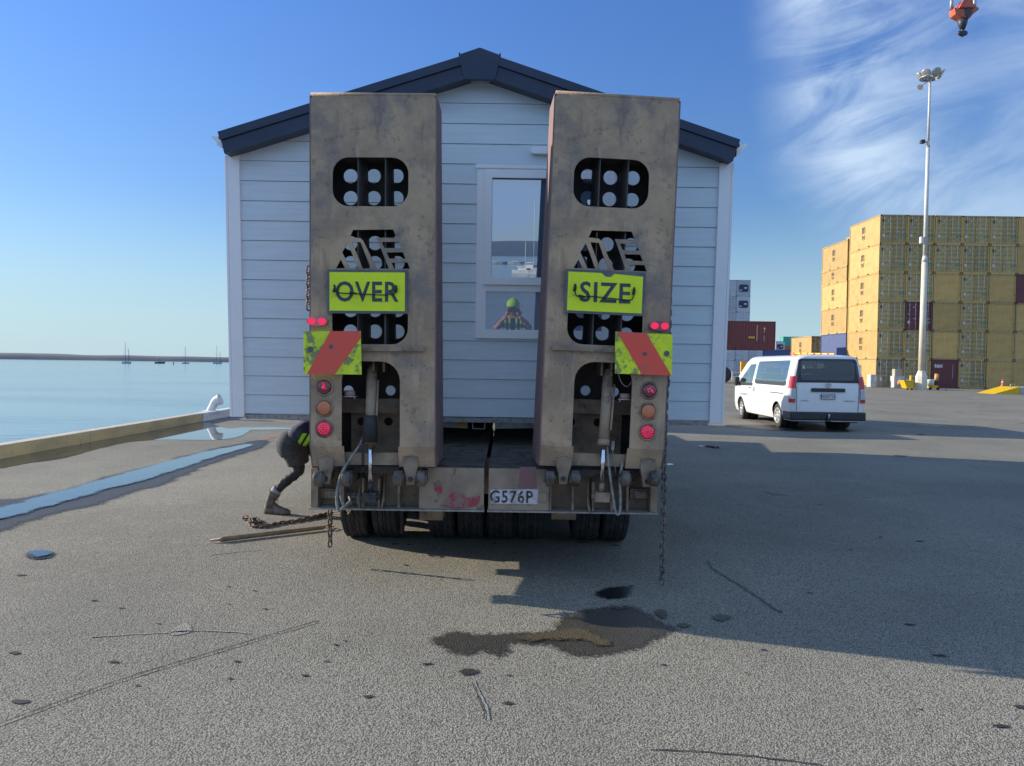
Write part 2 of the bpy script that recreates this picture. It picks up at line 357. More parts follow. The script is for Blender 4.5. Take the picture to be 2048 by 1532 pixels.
def sheet(name, px, m, z, jit=0.03, sub=5, fade=None):
    """a thin wet sheet: a fine grid clipped to a ragged outline, its 'wet' value falling to 0 at the rim"""
    pl = np.array(blob([G(x, y) for x, y in px], jit, sub, z*1000))
    if fade is None: fade = jit*1.8
    SHEETS.append(z); z = z+0.0007*(len(SHEETS) % 9)
    lo = pl.min(0)-fade; hi = pl.max(0)+fade; cell = max(fade*0.45, float((hi-lo).max())/230)
    xs_ = np.arange(lo[0], hi[0]+cell, cell); ys_ = np.arange(lo[1], hi[1]+cell, cell)
    gx, gy = np.meshgrid(xs_, ys_, indexing='ij'); d = np.full(gx.shape, 1e9); ins = np.zeros(gx.shape, bool)
    for k in range(len(pl)):
        a = pl[k-1]; b = pl[k]; ab = b-a; L2 = max(ab@ab, 1e-12)
        t = np.clip(((gx-a[0])*ab[0]+(gy-a[1])*ab[1])/L2, 0, 1)
        d = np.minimum(d, np.hypot(gx-a[0]-t*ab[0], gy-a[1]-t*ab[1]))
        if a[1] != b[1]: ins ^= ((a[1] > gy) != (b[1] > gy)) & (gx < (b[0]-a[0])*(gy-a[1])/(b[1]-a[1])+a[0])
    w = np.clip(0.5+np.where(ins, d, -d)/(2*fade), 0, 1)
    ids = {}; verts = []; vals = []; faces = []
    def vid(i, j):
        if (i, j) not in ids: ids[(i, j)] = len(verts); verts.append((float(gx[i, j]), float(gy[i, j]), z)); vals.append(float(w[i, j]))
        return ids[(i, j)]
    keep = (w[:-1, :-1] > 0) | (w[1:, :-1] > 0) | (w[:-1, 1:] > 0) | (w[1:, 1:] > 0)
    for i, j in zip(*np.nonzero(keep)): faces.append((vid(i, j), vid(i+1, j), vid(i+1, j+1), vid(i, j+1)))
    me = bpy.data.meshes.new(name); me.from_pydata(verts, [], faces); at = me.attributes.new('wet', 'FLOAT', 'POINT'); at.data.foreach_set('value', vals)
    if m not in FADE: FADE[m] = fading(m)
    me.materials.append(FADE[m]); o = bpy.data.objects.new(name, me); COL.objects.link(o)
    return tag(o, kind='structure')
# puddles beside the quay beam and along the painted line
sheet('wet_patch', [(-60, 985), (0, 1000), (110, 985), (250, 945), (330, 925), (400, 905), (470, 890), (530, 880), (520, 896), (450, 918), (380, 945), (300, 975), (180, 1012), (60, 1040), (-60, 1070)], m_wetasph, 0.004, 0.09, 7)
sheet('puddle', [(-60, 1030), (0, 1018), (100, 990), (200, 962), (300, 934), (380, 912), (440, 899), (500, 889), (490, 897), (440, 912), (380, 932), (300, 958), (200, 984), (100, 1014), (0, 1042), (-60, 1062)], m_puddle, 0.014, 0.05, 8)
sheet('puddle', [(-60, 948), (0, 937), (60, 926), (129, 916), (199, 897), (262, 884), (330, 880), (420, 880.5), (470, 876), (492, 867), (500, 858), (455, 857), (430, 851), (408, 846), (300, 864), (200, 882), (100, 901), (0, 919.5), (-60, 931)], m_puddle, 0.004, 0.02)
sheet('puddle', [(470, 856.5), (520, 855), (560, 855.5), (600, 858), (560, 859.5), (500, 860)], m_puddle, 0.004, 0.02)
sheet('puddle', [(57, 1109), (66, 1105), (80, 1104), (97, 1107), (103, 1110), (92, 1115), (72, 1117), (60, 1113)], m_puddle, 0.014, 0.028)
sheet('wet_patch', [(52, 1109), (62, 1104), (82, 1102), (102, 1105), (110, 1111), (96, 1117), (72, 1120), (56, 1115)], m_wetasph, 0.004, 0.02)
sheet('puddle', [(1330, 930), (1336, 927.5), (1345, 928.5), (1346, 930.5), (1336, 931.5)], m_puddle, 0.004, 0.01)
sheet('puddle', [(1398, 893), (1410, 891.5), (1426, 893), (1444, 896), (1430, 897), (1412, 894.5)], m_puddle, 0.004, 0.03)
q = lambda L: [(600+x/2.56, 1000+y/2.56) for x, y in L]
STAIN = q([(690, 715), (800, 678), (900, 690), (1080, 690), (1250, 680), (1340, 665), (1330, 630), (1380, 590), (1500, 565), (1680, 550), (1760, 580), (1880, 640), (1900, 670), (1800, 720), (1740, 760), (1560, 790), (1400, 790), (1310, 760), (1260, 745), (1160, 730), (1100, 735), (1090, 790), (1030, 800), (960, 770), (890, 800), (790, 790), (740, 750)])
sheet('wet_patch', STAIN, m_wetasph, 0.004, 0.045, 7)
sheet('sediment', q([(1110, 708), (1250, 690), (1400, 668), (1500, 690), (1570, 730), (1540, 750), (1460, 730), (1300, 722), (1180, 722)]), m_ochre, 0.012, 0.03, 6)
m_oil = mat('oil_film', (0.008, 0.008, 0.009), 0.28, col2=(0.02, 0.02, 0.022))
sheet('oil_spill', q([(1525, 480), (1570, 455), (1640, 450), (1700, 440), (1680, 470), (1660, 500), (1600, 508), (1550, 500)]), m_oil, 0.004, 0.03, 6)
sheet('wet_patch', q([(815, 885), (850, 870), (905, 875), (900, 895), (850, 903)]), m_wetasph, 0.004, 0.01, 4)
for L in ([(1820, 575), (1850, 560), (1880, 590), (1870, 610), (1840, 600), (1825, 590)], [(1600, 560), (1650, 550), (1690, 552), (1640, 566)], [(1930, 645), (1960, 638), (2000, 650), (1960, 657)]):
    sheet('wet_patch', q(L), m_wetasph, 0.004, 0.012, 4)
sheet('wet_patch', [(1424, 1236), (1440, 1232), (1462, 1236), (1452, 1242), (1436, 1241)], m_wetasph, 0.004, 0.02, 4)
sheet('wet_patch', [(1450, 851), (1480, 856), (1560, 862), (1640, 864), (1700, 864), (1690, 858), (1600, 853), (1520, 850)], m_wetasph, 0.004, 0.05, 5)
# painted line on the deck and surface marks
def strip(px, w, m, z, name, jit=0.0):
    ps = [G(x, y) for x, y in px]; ps = spline(ps, 10); o = MB(); L = []
    for i, p in enumerate(ps):
        d = (ps[min(i+1, len(ps)-1)]-ps[max(i-1, 0)]).normalized(); nn = Vector((-d.y, d.x, 0))
        ww = w*(0.6+0.8*abs(noise.noise(p*9))) if jit else w
        o2 = noise.noise(p*14)*jit
        L.append((o.bm.verts.new((p.x+nn.x*(ww/2+o2), p.y+nn.y*(ww/2+o2), z)), o.bm.verts.new((p.x-nn.x*(ww/2-o2), p.y-nn.y*(ww/2-o2), z))))
    for A, B in zip(L, L[1:]): o.face([A[0], B[0], B[1], A[1]])
    return tag(o.build(name, m), kind='structure')
strip([(478, 893), (520, 881), (560, 869), (598, 860)], 0.20, m_line, 0.004, 'painted_line')
strip([(-20, 1455), (0, 1448), (244, 1359), (440, 1300), (635, 1242)], 0.011, m_pit, 0.004, 'ground_joint', 0.004)
strip([(-20, 1459), (0, 1452), (244, 1363), (440, 1304), (635, 1245)], 0.012, m_pale, 0.004, 'ground_joint', 0.004)
strip([(950, 1365), (958, 1385), (972, 1412), (978, 1440)], 0.012, m_pale, 0.004, 'ground_crack', 0.004)
strip([(945, 1366), (966, 1420), (968, 1440)], 0.006, m_pit, 0.004, 'ground_crack', 0.006)
strip([(1300, 1500), (1420, 1506), (1540, 1518), (1640, 1530)], 0.010, m_pit, 0.004, 'ground_crack', 0.008)
strip([(1835, 1415), (1880, 1440), (1960, 1490), (2020, 1528)], 0.018, m_pale, 0.004, 'ground_crack', 0.006)
strip([(1725, 1325), (1750, 1338), (1778, 1362)], 0.010, m_pale, 0.004, 'ground_crack', 0.003)
strip([(1415, 1122), (1428, 1140), (1470, 1165), (1500, 1185), (1560, 1225)], 0.028, m_wetasph, 0.004, 'ground_crack', 0.02)
strip([(1528, 982), (1545, 988), (1575, 991)], 0.05, m_wetasph, 0.004, 'ground_crack', 0.01)
strip([(180, 1275), (300, 1268), (420, 1262), (500, 1268)], 0.02, m_pale, 0.004, 'ground_scrape', 0.02)
strip([(420, 1110), (520, 1100)], 0.02, m_pale, 0.004, 'ground_scrape', 0.02)
sheet('ground_scrape', [(340, 1268), (372, 1245), (385, 1262), (360, 1270)], m_pale, 0.004, 0.01)
# pits in the surface, drawn as flat near-black blobs: the ones seen in the photo, then a scatter
pt = MB()
seen = [(227, 1325, 14), (460, 1358, 8), (474, 1324, 9), (654, 1324, 8), (612, 1352, 11), (735, 1394, 13), (855, 1329, 12), (275, 1372, 7), (188, 1202, 8), (243, 1217, 8), (28, 1307, 14), (42, 1151, 12),
        (458, 1174, 6), (458, 1209, 6), (508, 1182, 6), (530, 1219, 7), (316, 1248, 6), (811, 1131, 7), (896, 1145, 3), (1018, 1352, 7), (1085, 1246, 4), (1327, 1331, 8), (1214, 1348, 4), (1015, 1408, 14), (1492, 1347, 6),
        (1840, 1420, 7), (1527, 1301, 8), (2005, 1454, 18), (2040, 1415, 16), (1820, 1250, 12), (1880, 1312, 14), (1800, 912, 16), (690, 1283, 7), (672, 1291, 7), (42, 1404, 20), (445, 1490, 5), (990, 1088, 8), (1030, 1106, 6), (790, 1089, 10), (820, 1090, 9),
        (1167, 1085, 14), (1232, 1092, 10), (1440, 1238, 10), (1370, 1252, 9), (1620, 1187, 7), (1700, 1100, 6), (1560, 1030, 5), (1640, 1010, 7), (1730, 996, 7), (1600, 992, 5), (1480, 1010, 6), (1510, 1005, 5), (1840, 1083, 9), (1760, 1075, 6)]
def pit(x, y, w):
    p = G(x, y); s = w*p.y/FPX; a0 = random.uniform(0, 6.3)
    pt.plate([(p.x+math.cos(a)*s*random.uniform(0.6, 1.15), p.y+math.sin(a)*s*0.5*random.uniform(0.4, 1.3)) for a in [a0+2*math.pi*i/13 for i in range(13)]], th=0, fr=FLOOR(0.005))
for x, y, w in seen: pit(x, y, w*1.0)
for _ in range(170):
    y = random.uniform(1090, 1530); x = random.uniform(0, 2048); pit(x, y, random.uniform(0.8, 2.4))
for _ in range(90):
    y = random.uniform(895, 1090); x = random.uniform(1340, 2048) if random.random() < 0.7 else random.uniform(0, 560); pit(x, y, random.uniform(1.0, 4))
for _ in range(30):
    y = random.uniform(795, 880); x = random.uniform(1760, 2048); pit(x, y, random.uniform(3, 10))
tag(pt.build('ground_pits', m_pit), kind='structure')

# far low shore on the left, hills behind the port, hills behind the camera (seen in the window glass)
m_shore = mat('shore_scrub', (0.075, 0.10, 0.12), 0.95, col2=(0.11, 0.125, 0.13), nscale=0.02)
m_hill = mat('far_hill_scrub', (0.085, 0.135, 0.19), 1.0, col2=(0.07, 0.115, 0.165), nscale=0.002)
def ridge(name, pts, depth, m, z0=-3.0):
    o = MB(); fr = []; bk = []
    rows = []
    for (x, y, h) in pts:
        r = Vector((x, y, 0)).normalized()
        rows.append([o.bm.verts.new((x, y, z0)), o.bm.verts.new((x+r.x*depth*0.12, y+r.y*depth*0.12, z0+(h-z0)*0.55)), o.bm.verts.new((x+r.x*depth*0.5, y+r.y*depth*0.5, h)), o.bm.verts.new((x+r.x*depth, y+r.y*depth, z0))])
    for A, B in zip(rows, rows[1:]):
        for i in range(3): o.face([A[i], B[i], B[i+1], A[i+1]])
    return tag(o.build(name, m, smooth=True), kind='structure')
pts = []
for i in range(70):
    t = i/69; x = -1500+t*1330; y = 800+t*470
    pts.append((x, y, 4.5+5.5*(1-t)**1.2+noise.noise(Vector((x*0.02, 0, 0)))*1.2+noise.noise(Vector((x*0.006, 5, 0)))*2))
ridge('far_shore', pts, 90, m_shore)
pts = []
for i in range(60):
    x = 1300+i*60; u_ = (x-1300)/1000
    pts.append((x, 4000, max(3, 60+115*math.exp(-((x-1900)/330)**2)+150*math.exp(-((x-2700)/600)**2)+noise.noise(Vector((x*0.004, 0, 1)))*25 )))
ridge('hills', pts, 1200, m_hill)
pts = []
for i in range(90):
    x = -4500+i*100; pts.append((x, -4200, 95+45*noise.noise(Vector((x*0.0009, 2, 1)))+20*noise.noise(Vector((x*0.004, 2, 1)))))
ridge('hills', pts, 1500, m_hill)

# ================================================================== HOUSE on the trailer
HY = 6.45; LEAN = R(4.1)
c0 = P(954, 836.5, HY)
Mh = Matrix.Translation((c0.x, HY, c0.z)) @ Matrix.Rotation(LEAN, 4, 'X')
h = empty('transported_house', (c0.x, HY, c0.z), (LEAN, 0, 0))
tag(h, 'pale grey weatherboard cabin with dark blue gable trim, loaded on the low trailer', 'house')
HL = lambda x, y, yo=0.0: local(Mh, x, y, yo)
m_board = mat('weatherboard_paint', (0.66, 0.75, 0.80), 0.5, col2=(0.61, 0.70, 0.75), nscale=2.0, bump=0.15, bscale=9, stretch=(1, 1, 14))
m_trim = mat('white_trim', (0.90, 0.90, 0.915), 0.35, col2=(0.87, 0.875, 0.89), nscale=3)
m_groove = mat('board_groove', (0.48, 0.49, 0.52), 0.8)
m_navy = mat('navy_roof_steel', (0.020, 0.032, 0.068), 0.45, col2=(0.026, 0.040, 0.080), nscale=4)
m_dark = mat('dark_underside', (0.03, 0.03, 0.03), 0.9)
m_galv = mat('galvanised_steel', (0.42, 0.43, 0.44), 0.45, metal=0.6, col2=(0.3, 0.31, 0.32), nscale=12)
m_yellowpaint = mat('yellow_paint', (0.62, 0.42, 0.03), 0.6, col2=(0.5, 0.34, 0.05))
HW = (HL(1438, 838)[0]-HL(470, 838)[0])/2          # half width
LEN = 9.4
ax, az = HL(957, 98, -0.16)                        # apex of the barge
slope = 0.315
zE = az-0.038
roofz = lambda x: zE-0.165-slope*abs(x)            # underside of the barge on the wall
EAVE = roofz(HW)
def clip(poly, z0, z1):
    for s, zz in ((1, z0), (-1, z1)):
        out = []
        for i in range(len(poly)):
            a, b = poly[i], poly[(i+1) % len(poly)]
            ia = s*(a[1]-zz) >= 0; ib = s*(b[1]-zz) >= 0
            if ia: out.append(a)
            if ia != ib:
                t = (zz-a[1])/(b[1]-a[1]); out.append((a[0]+(b[0]-a[0])*t, zz))
        poly = out
        if not poly: return []
    return poly
wx0 = HL(954, 400)[0]; wx1 = HL(1226, 400)[0]; wz1 = HL(953, 332)[1]; wz0 = HL(953, 676)[1]
CB = 0.095
gable = [(-HW, 0), (HW, 0), (HW, EAVE+0.05), (0.0, roofz(0)+0.05), (-HW, EAVE+0.05)]
wl = MB()
zb = HL(700, 405)[1]; pitch = (HL(700, 243)[1]-HL(700, 790)[1])/14.0
z = zb-pitch*round(zb/pitch)
if z > 0: z -= pitch
inner = [(-HW+CB, 0), (HW-CB, 0), (HW-CB, roofz(HW-CB)+0.03), (0, roofz(0)+0.03), (-HW+CB, roofz(HW-CB)+0.03)]
k = 0
while z < zE:
    a, b_ = max(z+0.0018, 0.012), z+pitch-0.0018
    regions = []
    if b_ > a+0.01:
        pl = clip(inner, a, b_)
        if len(pl) >= 3:
            if b_ > wz0+0.02 and a < wz1-0.02:      # split at the window
                if a < wz0:
                    regions = [[(-HW+CB, a), (HW-CB, a), (HW-CB, b_), (wx1-0.01, b_), (wx1-0.01, wz0+0.01), (wx0+0.01, wz0+0.01), (wx0+0.01, b_), (-HW+CB, b_)]]
                for s0, s1 in ((-HW+CB, wx0+0.01), (wx1-0.01, HW-CB)):
                    if b_ > wz1 or a < wz0: continue
                    regions.append([(s0, a), (s1, a), (s1, b_), (s0, b_)])
                if b_ > wz1:
                    regions.append(pl if a > wz1 else None)
                    if a <= wz1:
                        regions = [[(-HW+CB, a), (wx0+0.01, a), (wx0+0.01, wz1-0.01), (wx1-0.01, wz1-0.01), (wx1-0.01, a), (HW-CB, a), (HW-CB, b_), (-HW+CB, b_)]]
            else: regions = [pl]
    for r_ in regions:
        if r_:
            # every board leans out a little at its lower edge
            f = lambda x, zz, d, a=a, b2=b_: Vector((x, -0.018-0.007*(b2-zz)/max(b2-a, .01)+d, zz))
            wl.plate(r_, th=0.014, fr=f)
    z += pitch
walls = wl.build('front_cladding', m_board, h)
wb = MB(); wb.plate([(-HW+0.02, 0.01), (HW-0.02, 0.01), (HW-0.02, EAVE), (0, roofz(0)), (-HW+0.02, EAVE)], [[(wx0+0.1, wz0+0.1), (wx1-0.1, wz0+0.1), (wx1-0.1, wz1-0.1), (wx0+0.1, wz1-0.1)]], th=0.08, fr=XZ(0.0))
wb.build('front_backing', m_groove, h)
for s in (-1, 1):
    sw = MB(); zz = 0.0
    while zz < EAVE-0.02:
        t = min(zz+pitch-0.006, EAVE); x0, x1 = sorted((s*(HW-0.022), s*(HW-0.004)))
        sw.box(x0, x1, 0.05, LEN, zz+0.003, t); zz += pitch
    x0, x1 = sorted((s*(HW-0.06), s*(HW-0.023))); sw.box(x0, x1, 0.085, LEN-0.08, 0.01, EAVE)
    sw.build('side_wall', m_board, h)
    cb = MB()
    x0, x1 = sorted((s*(HW-CB), s*(HW+0.004))); cb.box(x0, x1, -0.045, -0.003, -0.012, EAVE+0.02)
    x0, x1 = sorted((s*(HW+0.005), s*(HW+0.027))); cb.box(x0, x1, -0.045, 0.13, -0.012, EAVE+0.02)
    cb.build('corner_board', m_trim, h, bevel=0.003)
bw = MB(); bw.plate([(-HW, 0), (HW, 0), (HW, EAVE), (0, roofz(0)), (-HW, EAVE)], th=0.05, fr=XZ(LEN)); bw.build('rear_wall', m_board, h)
fl = MB(); fl.box(-HW+0.03, HW-0.03, 0.09, LEN, -0.0, 0.09); fl.build('floor_frame', m_dark, h)
btm = MB(); btm.box(-HW+CB+0.01, HW-CB-0.01, -0.04, -0.001, -0.03, 0.008); btm.build('base_flashing', mat('base_flashing_steel', (0.33, 0.34, 0.33), 0.5, col2=(0.2, 0.2, 0.2), nscale=30), h)
# roof
OV = HW+0.035
rz = lambda x: zE-slope*abs(x)
ro = MB()
for s in (-1, 1):
    n = 24
    for i in range(n):                              # corrugated sheet, ribs running down the slope
        y0 = -0.14+(LEN+0.28)*i/n; y1 = -0.14+(LEN+0.28)*(i+1)/n
        for (ya, yb, dz) in ((y0, y0+(y1-y0)*0.75, 0.0), (y0+(y1-y0)*0.78, y1-(y1-y0)*0.03, 0.03)):
            vs = [Vector((0, ya, rz(0)+dz)), Vector((s*OV, ya, rz(OV)+dz)), Vector((s*OV, yb, rz(OV)+dz)), Vector((0, yb, rz(0)+dz))]
            ro.poly(vs)
            lo = [v_-Vector((0, 0, 0.02+dz)) for v_ in vs]; ro.poly(lo[::-1])
            for a_, b_ in ((0, 1), (1, 2), (2, 3)): ro.poly([vs[a_], vs[b_], lo[b_], lo[a_]])
roof = ro.build('roof', m_navy, h)
ba = MB()
for s in (-1, 1):
    x0 = s*0.13; x1 = s*(OV-0.01)
    def band(t0, t1, y0, y1):
        P4 = []
        for y in (y0, y1):
            for (x, t) in ((x0, t0), (x1, t0), (x1, t1), (x0, t1)):
                P4.append(Vector((x-s*t*0.28, y, rz(x)+0.022-t*0.93)))
        v = ba.pts(P4)
        for q_ in ((0,1,2,3),(7,6,5,4),(0,4,5,1),(1,5,6,2),(2,6,7,3),(3,7,4,0)): ba.face([v[i] for i in q_])
    band(0.0, 0.068, -0.185, -0.14); band(0.071, 0.185, -0.168, -0.03); band(0.150, 0.185, -0.182, -0.169)
ba.build('barge_flashing', m_navy, h)
rc = MB()
rc.plate([(-0.165, rz(0.165)+0.034), (0, rz(0)+0.038), (0.165, rz(0.165)+0.034), (0.125, rz(0.12)-0.165), (-0.125, rz(0.12)-0.165)], th=0.05, fr=XZ(-0.190))
for s in (-1, 1):
    vs = [Vector((0, -0.19, rz(0)+0.040)), Vector((s*0.15, -0.19, rz(0.15)+0.036)), Vector((s*0.15, LEN+0.14, rz(0.15)+0.036)), Vector((0, LEN+0.14, rz(0)+0.040))]
    rc.poly(vs); rc.box(*sorted((s*0.155, s*0.168)), -0.192, -0.15, rz(0.16)+0.03, rz(0.16)+0.048)
rc.build('ridge_cap', m_navy, h)
for s in (-1, 1):
    gt = MB()
    prof = [(0.045, 0.008), (0.135, 0.022), (0.13, 0.0), (0.095, -0.028), (0.088, -0.055), (0.045, -0.08)]
    gt.plate([(s*(OV-0.045+a), rz(OV)+0.0+b) for a, b in prof], th=LEN+0.1, fr=XZ(-0.06))
    gt.build('gutter', m_trim, h)
# window
win = MB()
def ring(o, x0, x1, z0, z1, w, y0, y1, wb_=None):
    wb_ = wb_ or w
    o.plate([(x0, z0), (x1, z0), (x1, z1), (x0, z1)], [[(x0+w, z0+wb_), (x1-w, z0+wb_), (x1-w, z1-w), (x0+w, z1-w)]], th=y1-y0, fr=XZ(y0))
gz1 = HL(985, 363)[1]; gz0 = HL(985, 554)[1]; lz1 = HL(972, 583)[1]; lz0 = HL(972, 659)[1]; gx0 = HL(984, 450)[0]; lx0 = HL(972, 620)[0]
mulz = (gz0+lz1)/2-0.035
win.plate([(wx0, wz0), (wx1, wz0), (wx1, wz1), (wx0, wz1)], [[(lx0, lz0), (wx1-0.07, lz0), (wx1-0.07, lz1), (lx0, lz1)], [(lx0-0.0, mulz+0.05), (wx1-0.07, mulz+0.05), (wx1-0.07, wz1-0.06), (lx0-0.0, wz1-0.06)]], th=0.075, fr=XZ(-0.046))
win.box(wx0-0.012, wx1+0.012, -0.058, -0.047, wz1-0.026, wz1+0.006)
wf = win.build('window', m_trim, h, bevel=0.003)
sash = MB(); ring(sash, lx0-0.022, wx1-0.05, mulz+0.03, wz1-0.04, gx0-lx0+0.022, -0.066, -0.047); sash.build('sash', m_trim, wf, bevel=0.003)
mg = bpy.data.materials.new('window_glass'); mg.use_nodes = True; nt = mg.node_tree; b = nt.nodes['Principled BSDF']
b.inputs['Base Color'].default_value = (0.10, 0.16, 0.25, 1); b.inputs['Roughness'].default_value = 0.0; b.inputs['IOR'].default_value = 4.6
mg2 = mg.copy(); mg2.name = 'lower_pane_glass'; b = mg2.node_tree.nodes['Principled BSDF']; b.inputs['Base Color'].default_value = (0.27, 0.29, 0.38, 1); b.inputs['IOR'].default_value = 2.6  # same glass, light interior behind it painted into the base colour
for nm, (z0, z1, x0) in {'upper': (gz0, gz1, gx0), 'lower': (lz0, lz1, lx0)}.items():
    gl = MB(); gl.box(x0-0.004, wx1-0.066, -0.02, -0.012, z0-0.03, z1+0.03); gl.build('pane', mg if nm == 'upper' else mg2, wf)
m_curt = mat('curtain_cloth', (0.03, 0.035, 0.06), 0.9)
vh = MB(); x0 = HL(1062, 304)[0]; x1 = x0+0.75; za = HL(1062, 297)[1]; zb2 = HL(1062, 310)[1]
vh.plate(rrect(x0, x1, zb2, za, 0.02), th=0.05, fr=XZ(-0.068)); vh.build('blind_hood', m_trim, h, bevel=0.004)
# chassis under the house
ch = MB(); cx_ = HL(957, 850)[0]
wz = 0.055
zt = HL(957, 840)[1]; z_b = HL(957, 860)[1]
ch.plate([(cx_-wz, z_b), (cx_+wz, z_b), (cx_+wz, zt-0.01), (cx_-wz, zt-0.01)], [[(cx_-wz+0.007, z_b+0.007), (cx_+wz-0.007, z_b+0.007), (cx_+wz-0.007, zt-0.017), (cx_-wz+0.007, zt-0.017)]], th=7.5, fr=XZ(0.05))
ch.box(cx_-0.12, cx_+0.12, -0.02, 0.1, zt-0.008, zt+0.006)
for s, x0, x1 in ((-1, -1.95, cx_-0.10), (1, cx_+0.14, 1.95)):
    for yy in (0.10, 2.5, 5.0): 
        vs = [(x0 if s < 0 else x0, 0), (x1, 0)]
        zi, zo_ = -0.105, -0.045
        pl = [(x0, -0.035), (x1, -0.035), (x1, zi if s < 0 else zo_), (x0, zo_ if s < 0 else zi)]
        ch.plate(pl, th=0.05, fr=XZ(yy))
for xx in (-1.45, -0.75, 0.75, 1.45): ch.box(xx-0.04, xx+0.04, 0.3, LEN-0.3, -0.16, -0.035)
ch.build('chassis_frame', m_galv, h)
yl = MB(); xa = HL(912, 845)[0]; xb = HL(933, 845)[0]; yl.box(xa, xb, 0.092, 0.098, -0.095, -0.045); yl.build('yellow_plate', m_yellowpaint, h)

# ================================================================== TRAILER
tc_x = P(968, 980, 5.50).x
t0 = empty('low_loader_trailer', (tc_x, 5.50, 0))
tag(t0, 'dirty brown steel low loader trailer with two raised loading ramps and OVER SIZE signs', 'trailer')
m_steel = mat('dirty_ramp_steel', (0.52, 0.355, 0.215), 0.66, col2=(0.345, 0.235, 0.15), nscale=2.6, amt=(0.38, 0.62), bump=0.35, bscale=60, dist=0.4)
layer(m_steel, (0.52, 0.44, 0.34), 6, 0.55, 0.70, 0.5, (5, 1, 0.35)); layer(m_steel, (0.26, 0.13, 0.075), 2.8, 0.56, 0.70, 0.75, (3.2, 1, 0.6)); layer(m_steel, (0.40, 0.275, 0.175), 2.1, 0.46, 0.68, 0.6); layer(m_steel, (0.20, 0.165, 0.155), 3.4, 0.46, 0.68, 0.75); layer(m_steel, (0.12, 0.10, 0.09), 14, 0.56, 0.68, 0.5); layer(m_steel, (0.06, 0.05, 0.045), 38, 0.60, 0.70, 0.6)
m_steel2 = mat('dusty_tail_steel', (0.37, 0.265, 0.175), 0.72, col2=(0.215, 0.155, 0.11), nscale=4, bump=0.2, bscale=60)
layer(m_steel2, (0.08, 0.065, 0.055), 7, 0.52, 0.68, 0.85); layer(m_steel2, (0.34, 0.20, 0.12), 5, 0.56, 0.7, 0.6)
m_red = mat('faded_maroon_side', (0.24, 0.14, 0.13), 0.7, col2=(0.17, 0.115, 0.11), nscale=5, bump=0.2)
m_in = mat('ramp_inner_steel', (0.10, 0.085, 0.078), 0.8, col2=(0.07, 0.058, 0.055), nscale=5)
m_grease = mat('black_grease', (0.022, 0.021, 0.020), 0.5, col2=(0.06, 0.055, 0.05), nscale=25)
m_scuff = mat('red_scuffed_paint', (0.36, 0.05, 0.06), 0.6, col2=(0.24, 0.17, 0.15), nscale=14, amt=(0.42, 0.58))
m_chrome = mat('chrome_rod', (0.75, 0.76, 0.78), 0.12, metal=1.0, col2=(0.6, 0.6, 0.62))
m_black = mat('black_rubber', (0.022, 0.022, 0.023), 0.65, col2=(0.035, 0.034, 0.033), nscale=20)
m_hose = mat('dusty_hose', (0.30, 0.28, 0.25), 0.7, col2=(0.18, 0.17, 0.15), nscale=30)
m_hivis = mat('fluoro_yellow_sign', (0.80, 0.92, 0.015), 0.5, col2=(0.70, 0.84, 0.02), nscale=5)
layer(m_hivis, (0.20, 0.20, 0.15), 11, 0.60, 0.68, 0.75); layer(m_hivis, (0.05, 0.05, 0.05), 45, 0.66, 0.72, 0.9)
m_hivis2 = mat('worn_fluoro_yellow', (0.78, 0.90, 0.02), 0.5, col2=(0.58, 0.68, 0.03), nscale=6)
layer(m_hivis2, (0.16, 0.17, 0.11), 13, 0.50, 0.60, 0.85); layer(m_hivis2, (0.05, 0.05, 0.05), 50, 0.62, 0.70, 0.9)
m_hazred = mat('hazard_red', (0.88, 0.10, 0.055), 0.5, col2=(0.80, 0.11, 0.07), nscale=5)
layer(m_hazred, (0.26, 0.16, 0.14), 12, 0.58, 0.68, 0.7)
m_frame = mat('sign_frame_grime', (0.10, 0.11, 0.13), 0.6, col2=(0.16, 0.15, 0.14), nscale=9)
m_letter = mat('sign_lettering', (0.055, 0.06, 0.075), 0.6, col2=(0.12, 0.12, 0.13), nscale=20, amt=(0.5, 0.8))
m_lampred = mat('lamp_red', (0.62, 0.012, 0.05), 0.25, col2=(0.85, 0.05, 0.12), nscale=60, emit=(1.0, 0.03, 0.12), estr=0.06, coat=0.6)
m_lampdark = mat('lamp_red_dark', (0.22, 0.03, 0.05), 0.2, col2=(0.12, 0.03, 0.04), nscale=30, coat=0.8)
m_lampglow = mat('lamp_led_lit', (0.9, 0.03, 0.1), 0.3, emit=(1.0, 0.02, 0.08), estr=0.45)
m_lampor = mat('lamp_orange', (0.62, 0.19, 0.075), 0.3, col2=(0.55, 0.17, 0.07), nscale=12, coat=0.4)
m_pinkrefl = mat('dusty_amber_reflector', (0.40, 0.23, 0.20), 0.4, col2=(0.50, 0.30, 0.20), nscale=25)

# local drawing coordinates of a ramp: pixels of the left ramp on its front plane
RY = 5.30
pl_ = P(745, 935, RY)
ML = Matrix.Translation((pl_.x, RY, pl_.z)) @ Matrix.Rotation(R(-0.45), 4, 'Y')
pr_ = P(1203, 937, RY)
MR = Matrix.Translation((pr_.x, RY, pr_.z)) @ Matrix.Rotation(R(3.0), 4, 'Z') @ Matrix.Rotation(R(1.5), 4, 'Y')
L = lambda x, y, yo=0.0: local(ML, x, y, yo)
TOP = L(745, 189)[1]; XW = (L(869, 400)[0]-L(620, 400)[0])/2
DTOP, DBOT = 0.32, 0.60
back = lambda z: DTOP+(DBOT-DTOP)*max(0.0, 1-z/TOP)**1.0    # depth of the driving plate behind the front plate
def LL(pts, yo=0.0): return [L(x, y, yo) for x, y in pts]
def Zq(pts, dx=0, dy=0): return LL([(590+(x+dx)/3.829, 160+(y+dy)/3.829) for x, y in pts])
